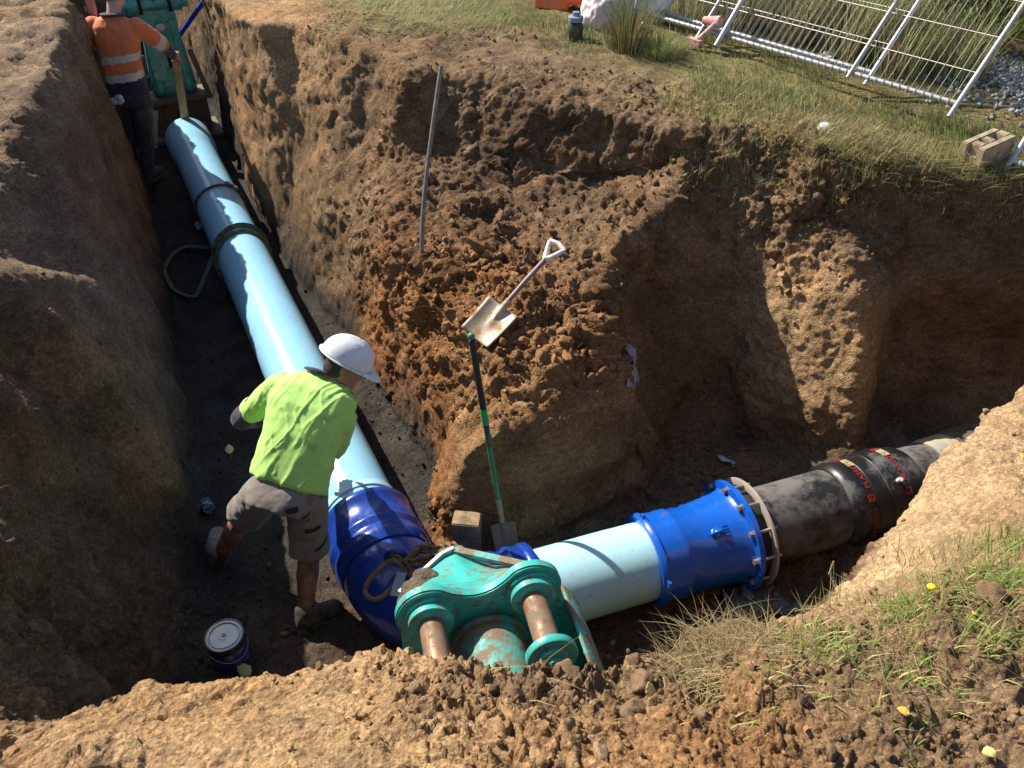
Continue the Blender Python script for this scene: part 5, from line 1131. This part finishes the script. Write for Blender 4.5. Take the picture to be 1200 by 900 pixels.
big = [(1.255, 1.365, .047, 0, 'large pale grey soil clod sitting on the grassy near bank', 2), (1.345, 1.295, .044, 1, 'large rounded clod at the right edge among green weeds', 0), (.335, 1.20, .042, 2, 'broad grey clod on the near heap beside a yellow leaf', 0)]
for x, y, s_, k, lab, tn in big:
    o = bpy.data.objects.new('soil_clod', meshes[tn+3*(k % 3)]); COL.objects.link(o); o.location = (x, y, gz(x, y)+s_*.5); o.scale = (s_, s_, s_*.9); o.rotation_euler = (k*1.3, k*.7, k*2.1); tag(o, lab, 'clod')
# crumbs too many to count, one joined object
def crumbs(n, prob, smin, smax, name):
    bases = []
    for k in range(6):
        me = clod_mesh(300+k, 1); bases.append((co_get(me), [list(p.vertices) for p in me.polygons])); bpy.data.meshes.remove(me)
    ids = pick(prob, n); soil, _ = soil_at(GP[ids]); V = []; F = []; C = []; off = 0
    for j, i in enumerate(ids):
        b, f = bases[j % 6]; s_ = smin+(smax-smin)*random.random()**2.2; s_ *= (1 if DEP[i] < 3 else 1.5)
        q = Quaternion((random.gauss(0, 1), random.gauss(0, 1), random.gauss(0, 1), random.gauss(0, 1))).normalized().to_matrix()
        v = b @ np.array(q).T*s_+GP[i]+GN[i]*s_*.3+RNG.normal(0, .006, 3); V.append(v); F.append(np.array(f)+off); off += len(v)
        C.append(np.tile(np.clip(soil[j]*random.uniform(.7, 1.45), 0, .7), (len(v), 1)))
    V = np.concatenate(V); F = np.concatenate(F); C = np.concatenate(C)
    me = bpy.data.meshes.new(name); me.vertices.add(len(V)); me.vertices.foreach_set('co', V.astype(np.float32).ravel())
    me.loops.add(F.size); me.loops.foreach_set('vertex_index', F.ravel().astype(np.int32)); me.polygons.add(len(F)); me.polygons.foreach_set('loop_start', np.arange(0, F.size, 3, dtype=np.int32)); me.polygons.foreach_set('loop_total', np.full(len(F), 3, np.int32)); me.update(calc_edges=True)
    colour_attr(me, 'soil', C); o = link(name, me, M_EARTH, GROUND); o['kind'] = 'stuff'
crumbs(5200, (HW+.04)*NEAR*flat, .004, .016, 'soil_crumbs')

# ------------------------------------------------------------------ grass
def blade_mat():
    m, n, l, bs = nt('grass_blade'); at = n.new('ShaderNodeAttribute'); at.attribute_name = 'tint'
    l.new(at.outputs['Color'], bs.inputs['Base Color']); bs.inputs['Roughness'].default_value = .6; bs.inputs['Specular IOR Level'].default_value = .3
    tr = n.new('ShaderNodeBsdfTranslucent'); l.new(at.outputs['Color'], tr.inputs['Color']); mx = n.new('ShaderNodeMixShader'); mx.inputs[0].default_value = .42
    l.new(bs.outputs[0], mx.inputs[1]); l.new(tr.outputs[0], mx.inputs[2]); l.new(mx.outputs[0], n['Material Output'].inputs['Surface']); return m
M_BLADE = blade_mat()
GREENS = np.array([(.24, .30, .08), (.31, .35, .12), (.36, .37, .16), (.17, .25, .07)]); STRAW = np.array([(.42, .33, .16), (.34, .26, .12), (.5, .42, .24), (.27, .2, .1)])
def blades(name, base, H, W, lean, straw, parent=None, dirs=None, stuff=True, tint=None, seed=1):
    """one mesh of bent tapering blades; all arguments per blade"""
    rg = np.random.default_rng(seed); n = len(base); az = rg.uniform(0, 2*math.pi, n)
    d = np.stack([np.cos(az), np.sin(az), np.zeros(n)], 1)
    if dirs is not None: d = d*.5+dirs; d /= np.linalg.norm(d, axis=1)[:, None]
    s_ = np.stack([-d[:, 1], d[:, 0], np.zeros(n)], 1); V = np.zeros((n, 7, 3)); 
    for k, (f, w) in enumerate(((0, 1.), (.4, .85), (.75, .5))):
        b = lean*f**1.7; c = base+d*(H*b)[:, None]+np.array([0, 0, 1])*(H*f*(1-.45*lean*f))[:, None]
        V[:, 2*k] = c-s_*(W*w/2)[:, None]; V[:, 2*k+1] = c+s_*(W*w/2)[:, None]
    V[:, 6] = base+d*(H*lean)[:, None]+np.array([0, 0, 1])*(H*(1-.45*lean))[:, None]
    F = np.array([(0, 1, 3), (0, 3, 2), (2, 3, 5), (2, 5, 4), (4, 5, 6)]); F = (F[None]+7*np.arange(n)[:, None, None]).reshape(-1, 3)
    g = GREENS[rg.integers(0, 4, n)]; st = STRAW[rg.integers(0, 4, n)]; m_ = rg.random(n) < straw; c = np.where(m_[:, None], st, g)*rg.uniform(.7, 1.3, (n, 1))
    if tint is not None: c = c*tint
    me = bpy.data.meshes.new(name); V = V.reshape(-1, 3); me.vertices.add(len(V)); me.vertices.foreach_set('co', V.astype(np.float32).ravel())
    me.loops.add(F.size); me.loops.foreach_set('vertex_index', F.ravel().astype(np.int32)); me.polygons.add(len(F)); me.polygons.foreach_set('loop_start', np.arange(0, F.size, 3, dtype=np.int32)); me.polygons.foreach_set('loop_total', np.full(len(F), 3, np.int32)); me.update(calc_edges=True)
    colour_attr(me, 'tint', np.repeat(c, 7, 0)); o = link(name, me, M_BLADE, parent, False)
    if stuff: o['kind'] = 'stuff'
    return o
def area_blades(name, n, prob, hmin, hmax, w, strawf, seed, lean=(.15, .9), tint=None):
    rg = np.random.default_rng(seed); pr_ = prob*VIS; ids = rg.choice(len(GP), n, p=pr_/pr_.sum()); b = GP[ids]+rg.normal(0, .014, (n, 3))*np.array([1, 1, 0])-np.array([0, 0, .01])
    cl = .5+.5*fbm(b*np.array([3, 3, 0])+seed, 3, seed); H = (hmin+(hmax-hmin)*rg.random(n)**1.5)*(.55+.9*cl); W = rg.uniform(.6, 1.3, n)*w
    st = np.clip(strawf(b)+.5*fbm(b*np.array([1.7, 1.7, 0])+5, 3, seed+1), 0, 1)
    return blades(name, b, H, W, rg.uniform(*lean, n), st, None, None, True, tint, seed)
X, Y_, Z = GP[:, 0], GP[:, 1], GP[:, 2]
up = np.clip(GN[:, 2]*2-.7, 0, 1)
linez = sstep(-.3, .3, np.maximum(X-1.25-.1*(Y_-5.5), (Y_-7.0)*.8)+.45*fbm(GP*np.array([1.6, 1.6, 0]), 3, 141))          # in front of the fence
dens = (Z > 1.62)*up*linez*(.25+.75*sstep(-.35, .1, fbm(GP*np.array([2.2, 2.2, 0])+3, 3, 151)))*(Y_ > 4.6)
dens = dens*sstep(-2., -1.5, X)*(1-.9*sstep(3.9, 4.3, X)*sstep(6.1, 5.7, Y_))*(1-.75*np.exp(-((X-.1)**2+(Y_-8.0)**2)/.5))
A = NEAR
area_blades('grass', 92000, dens*A, .03, .105, .006, lambda b: .22+.3*np.exp(-((b[:, 1]-5.2)/.5)**2), 11)
crest = np.exp(-((Y_-(5.42-.33*(X-1.4)))/.2)**2)*sstep(1.6, 2.1, X)*(X < 3.6)*(Z > 1.5)
area_blades('dry_grass', 4500, crest*A*np.clip(GN[:, 2]+.4, 0, 1), .05, .17, .0042, lambda b: .82+0*b[:, 0], 13, (.5, 1.3))
# near bank: clumps
def clump_prob(cs):
    w = np.zeros(len(GP))
    for x, y, r, k in cs: w += k*np.exp(-((X-x)**2+(Y_-y)**2)/(r*r))
    return w*(Z > 1.7)*np.clip(GN[:, 2]*1.5, .1, 1)*A*(w > .06)
area_blades('weeds', 2900, clump_prob([(1.09, 1.40, .055, 1.6), (1.30, 1.42, .09, .8), (1.5, 1.6, .08, .7), (1.42, 1.48, .09, .5), (1.17, 1.24, .06, .8), (1.03, 1.17, .04, .7), (.82, 1.30, .06, .9), (1.08, 1.07, .03, .5), (.55, 1.03, .04, .3), (.64, 1.12, .04, .4), (1.3, 1.22, .08, .9), (.5, 1.18, .05, .4), (.9, 1.1, .2, .12), (1.42, 1.38, .08, .5)]), .015, .07, .0042, lambda b: .12+0*b[:, 0], 17, (.2, 1.1), (1.15, 1.3, 1.))
area_blades('dry_grass', 3800, clump_prob([(.52, 1.33, .07, 1.3), (.6, 1.36, .08, 1.3), (.70, 1.34, .07, .8), (.48, 1.22, .06, .9), (1.0, 1.55, .08, .3), (.72, 1.22, .08, .5), (1.35, 1.6, .15, .5), (1.2, 1.3, .15, .3), (.95, 1.3, .1, .3), (.45, 1.08, .08, .3)]), .02, .10, .0024, lambda b: .85+0*b[:, 0], 19, (.7, 1.8))
# scattered straw over soil
area_blades('straw', 700, (.2+HW)*A*(Z > .8)*np.clip(GN[:, 2]+.3, .05, 1), .03, .12, .0022, lambda b: 1.+0*b[:, 0], 23, (1.2, 2.2))
def clump(name, x, y, n, h, spread, straw, label, cat, group=None, w=.006, tint=None, seed=1, lean=(.1, .6), dirs=None):
    rg = np.random.default_rng(seed); a = rg.uniform(0, 6.283, n); r_ = spread*np.sqrt(rg.random(n)); b = np.stack([x+r_*np.cos(a), y+r_*np.sin(a), np.zeros(n)], 1)
    z_ = gz(x, y); b[:, 2] = z_-.03; H = h*rg.uniform(.45, 1.1, n); out = np.stack([np.cos(a), np.sin(a), 0*a], 1)*.6
    if dirs is not None: out = out+np.array(dirs)
    o = blades(name, b, H, w*rg.uniform(.6, 1.3, n), rg.uniform(*lean, n), np.full(n, straw), None, out, False, tint, seed)
    return tag(o, label, cat, group)
clump('grass_tussock', .93, 6.98, 420, .58, .16, .55, 'upright dark grass tussock at the edge of bare soil', 'grass clump', None, .006, (.5, .47, .5), 31, (.05, .6))
clump('grass_tussock', 1.18, 6.92, 700, .2, .2, .2, 'low green grass clump right of the dark tussock', 'grass clump', None, .005, None, 32, (.2, .8))
REED = ['tall reeds seen through the fence right of the pink clamp', 'tall reeds behind the middle of the longer fence panel', 'reeds pressing on the mesh just left of the paired middle posts', 'back row reeds at the picture top left of the paired middle posts',
 'reeds between the paired middle posts and the dark scrub', 'lower reeds behind the right half of the longer fence', 'reeds at the left end of fence behind the white sheet', 'back row reeds beside the dark scrub bush', 'short reeds by the gravel and the fence end post']
k = 0
for x, y, n, h in ((2.0, 7.7, 420, 1.0), (2.4, 7.35, 420, 1.05), (2.75, 6.95, 460, 1.0), (2.55, 7.7, 420, 1.2), (3.1, 7.2, 360, 1.0), (3.0, 6.6, 300, .7), (1.7, 8.05, 380, 1.), (3.3, 7.9, 400, 1.2), (3.45, 6.6, 260, .6)):
    clump('reed_clump', x, y, n, h, .24, .5, REED[k], 'reeds', 'reeds behind the fence', .008, (1.15, 1.12, 1.25), 40+k, (.1, .55), (.35, .25, 0)); k += 1
# dark scrub
rg = np.random.default_rng(77); n = 5200; c0 = np.array([4.05, 7.3, gz(4.05, 7.3)+.3]); q = rg.normal(0, 1, (n, 3)); q /= np.linalg.norm(q, axis=1)[:, None]; q = q*np.array([.75, .6, .55])*rg.uniform(.5, 1., (n, 1))*(1+.35*fbm(q*2.2, 3, 5))[:, None]
t = empty('scrub_bush', tuple(c0-np.array([0, 0, .3])), 'dark bushy scrub behind the right end of the fence', 'bush')
o = blades('foliage', q+c0, np.full(n, .09), np.full(n, .016), rg.uniform(.3, 1., n), np.full(n, .25), t, q*2, False, (.6, .62, .5), 78)
mb = MB()
for k in range(7):
    a = k*.9; tube(mb, [Vector(c0)-V3(0, 0, .34), Vector(c0)+V3(math.cos(a)*.2, math.sin(a)*.2, .0), Vector(c0)+V3(math.cos(a)*.45, math.sin(a)*.4, .25)], [.02, .013, .006], 6)
mb.build('stem', mat('bark', (.1, .08, .06), .9), t)
# gravel at the right
gm = (np.exp(-((X-4.2)/.55)**2-((Y_-6.25)/.5)**2))*(Z > 1.5)
_v = VIS.copy(); bases = []
ids = RNG.choice(len(GP), 1500, p=(gm*VIS*A)/(gm*VIS*A).sum()); mb = MB()
st = [clod_mesh(400+k, 1) for k in range(4)]; sv = [(co_get(m_), [list(p.vertices) for p in m_.polygons]) for m_ in st]
for j, i in enumerate(ids):
    b, f = sv[j % 4]; s_ = random.uniform(.014, .034); th = random.random()*6; rz = np.array(Matrix.Rotation(th, 3, random.choice('XYZ'))); v = b @ rz.T*s_+GP[i]+np.array([random.gauss(0, .02), random.gauss(0, .02), s_*.4]); mb.add([tuple(x_) for x_ in v], f)
o = mb.build('gravel', mat('grey_gravel', (.3, .3, .31), .85, 0, .4, 18), None, False); o['kind'] = 'stuff'
mb = MB(); tube(mb, smooth_path([(2.9, 6.95, 2.2), (3.5, 6.6, 2.17), (4.2, 6.2, 2.1), (5.0, 5.9, 2.1)], 5), .006, 6); tube(mb, smooth_path([(2.9, 7.0, 2.23), (3.5, 6.66, 2.2), (4.2, 6.26, 2.12), (5.0, 5.95, 2.12)], 5), .005, 6)
o = mb.build('wire_strand', mat('rusty_wire', (.3, .16, .1), .7, .4), None); tag(o, 'rusty twin wire strung low behind the fence past the gravel', 'wire')
# ------------------------------------------------------------------ fallen leaves and a flower
ML = [mat('yellow_leaf', (.75, .47, .07), .6, 0, .1, 60), mat('pale_yellow_leaf', (.68, .58, .22), .6, 0, .1, 60), mat('brown_leaf', (.4, .19, .06), .7, 0, .2, 60)]
def leaf(x, y, s_, k, label, rz, tilt=.2, zoff=.012):
    mb = MB(); n = 10; vs = []; fs = []
    M = Matrix.Rotation(rz, 3, 'Z') @ Matrix.Rotation(tilt, 3, 'X'); c = V3(x, y, gz(x, y, 0)+zoff)
    for i in range(n+1):
        u = i/n; w = .42*math.sin(math.pi*u**.8)**.8*(1+.08*math.sin(u*20)); 
        for sg in (-1, 0, 1): vs.append(c+M @ V3(sg*w*s_, (u-.5)*s_*1.25, (.16*w*abs(sg)+.12*(u-.5)**2)*s_))
    for i in range(n):
        for k2 in range(2): fs.append((i*3+k2, i*3+k2+1, (i+1)*3+k2+1, (i+1)*3+k2))
    tube(mb.add(vs, fs), [c+M @ V3(0, -.62*s_, .02*s_), c+M @ V3(0, -1.0*s_, .05*s_)], .0012, 5)
    o = mb.build('leaf', ML[k], None); md = o.modifiers.new('s', 'SOLIDIFY'); md.thickness = .0006; tag(o, label, 'leaf', 'fallen leaves')
leaf(.917, 1.044, .026, 0, 'bright yellow leaf on bare soil below the small green weed', 1.2)
leaf(.35, 1.165, .032, 1, 'pale yellow leaf standing on the dark clod heap by the crest', .3, .9, .02)
leaf(1.085, .955, .032, 1, 'pale yellow leaf at the bottom edge of the near bank', 1.8)
leaf(1.17, 1.42, .02, 2, 'brown leaf above the large grey clod', .8)
leaf(1.19, 1.30, .024, 0, 'curled yellow leaf between the two large clods', 2.2, .6)
leaf(-1.99, 4.28, .07, 1, 'yellowish leaf lying alone on the dark trench floor', .4)
leaf(-1.85, 4.62, .11, 0, 'yellow leaf standing on edge behind the bent elbow', .2, 1.1, .06)
leaf(-1.44, 2.53, .08, 1, 'dull green yellow leaf under the purple labelled tin', 1.)
leaf(1.86, 2.2, .02, 0, 'small yellow petal leaf at the right picture edge bank', .3)
t = empty('dandelion', (1.115, 1.405, gz(1.115, 1.405)), 'single yellow dandelion in the green tuft on the near bank', 'flower')
c = V3(1.115, 1.405, gz(1.115, 1.405)); mb = MB(); tube(mb, [c, c+V3(.004, 0, .04), c+V3(.01, -.004, .075)], .0016, 6); mb.build('stem', mat('flower_stem', (.12, .2, .05), .6), t)
mb = MB(); ball(mb, c+V3(.01, -.004, .078), (.013, .011, .006)); mb.build('flower_head', mat('flower_yellow', (.85, .65, .02), .6), t)
# a tall dry stalk by the pit edge
c = V3(.98, 1.58, gz(.98, 1.58)); mb = MB(); tube(mb, smooth_path([c, c+V3(-.01, .0, .1), c+V3(-.03, .01, .2)], 4), .0016, 5); 
for k in range(10): ball(mb, c+V3(-.03+.0*k, .01, .2-.006*k), (.003, .003, .005), None, 1)
o = mb.build('dry_stalk', mat('straw_stalk', (.36, .29, .15), .8), None); tag(o, 'single tall dry seed stalk at the edge of the pale bank', 'grass stalk')
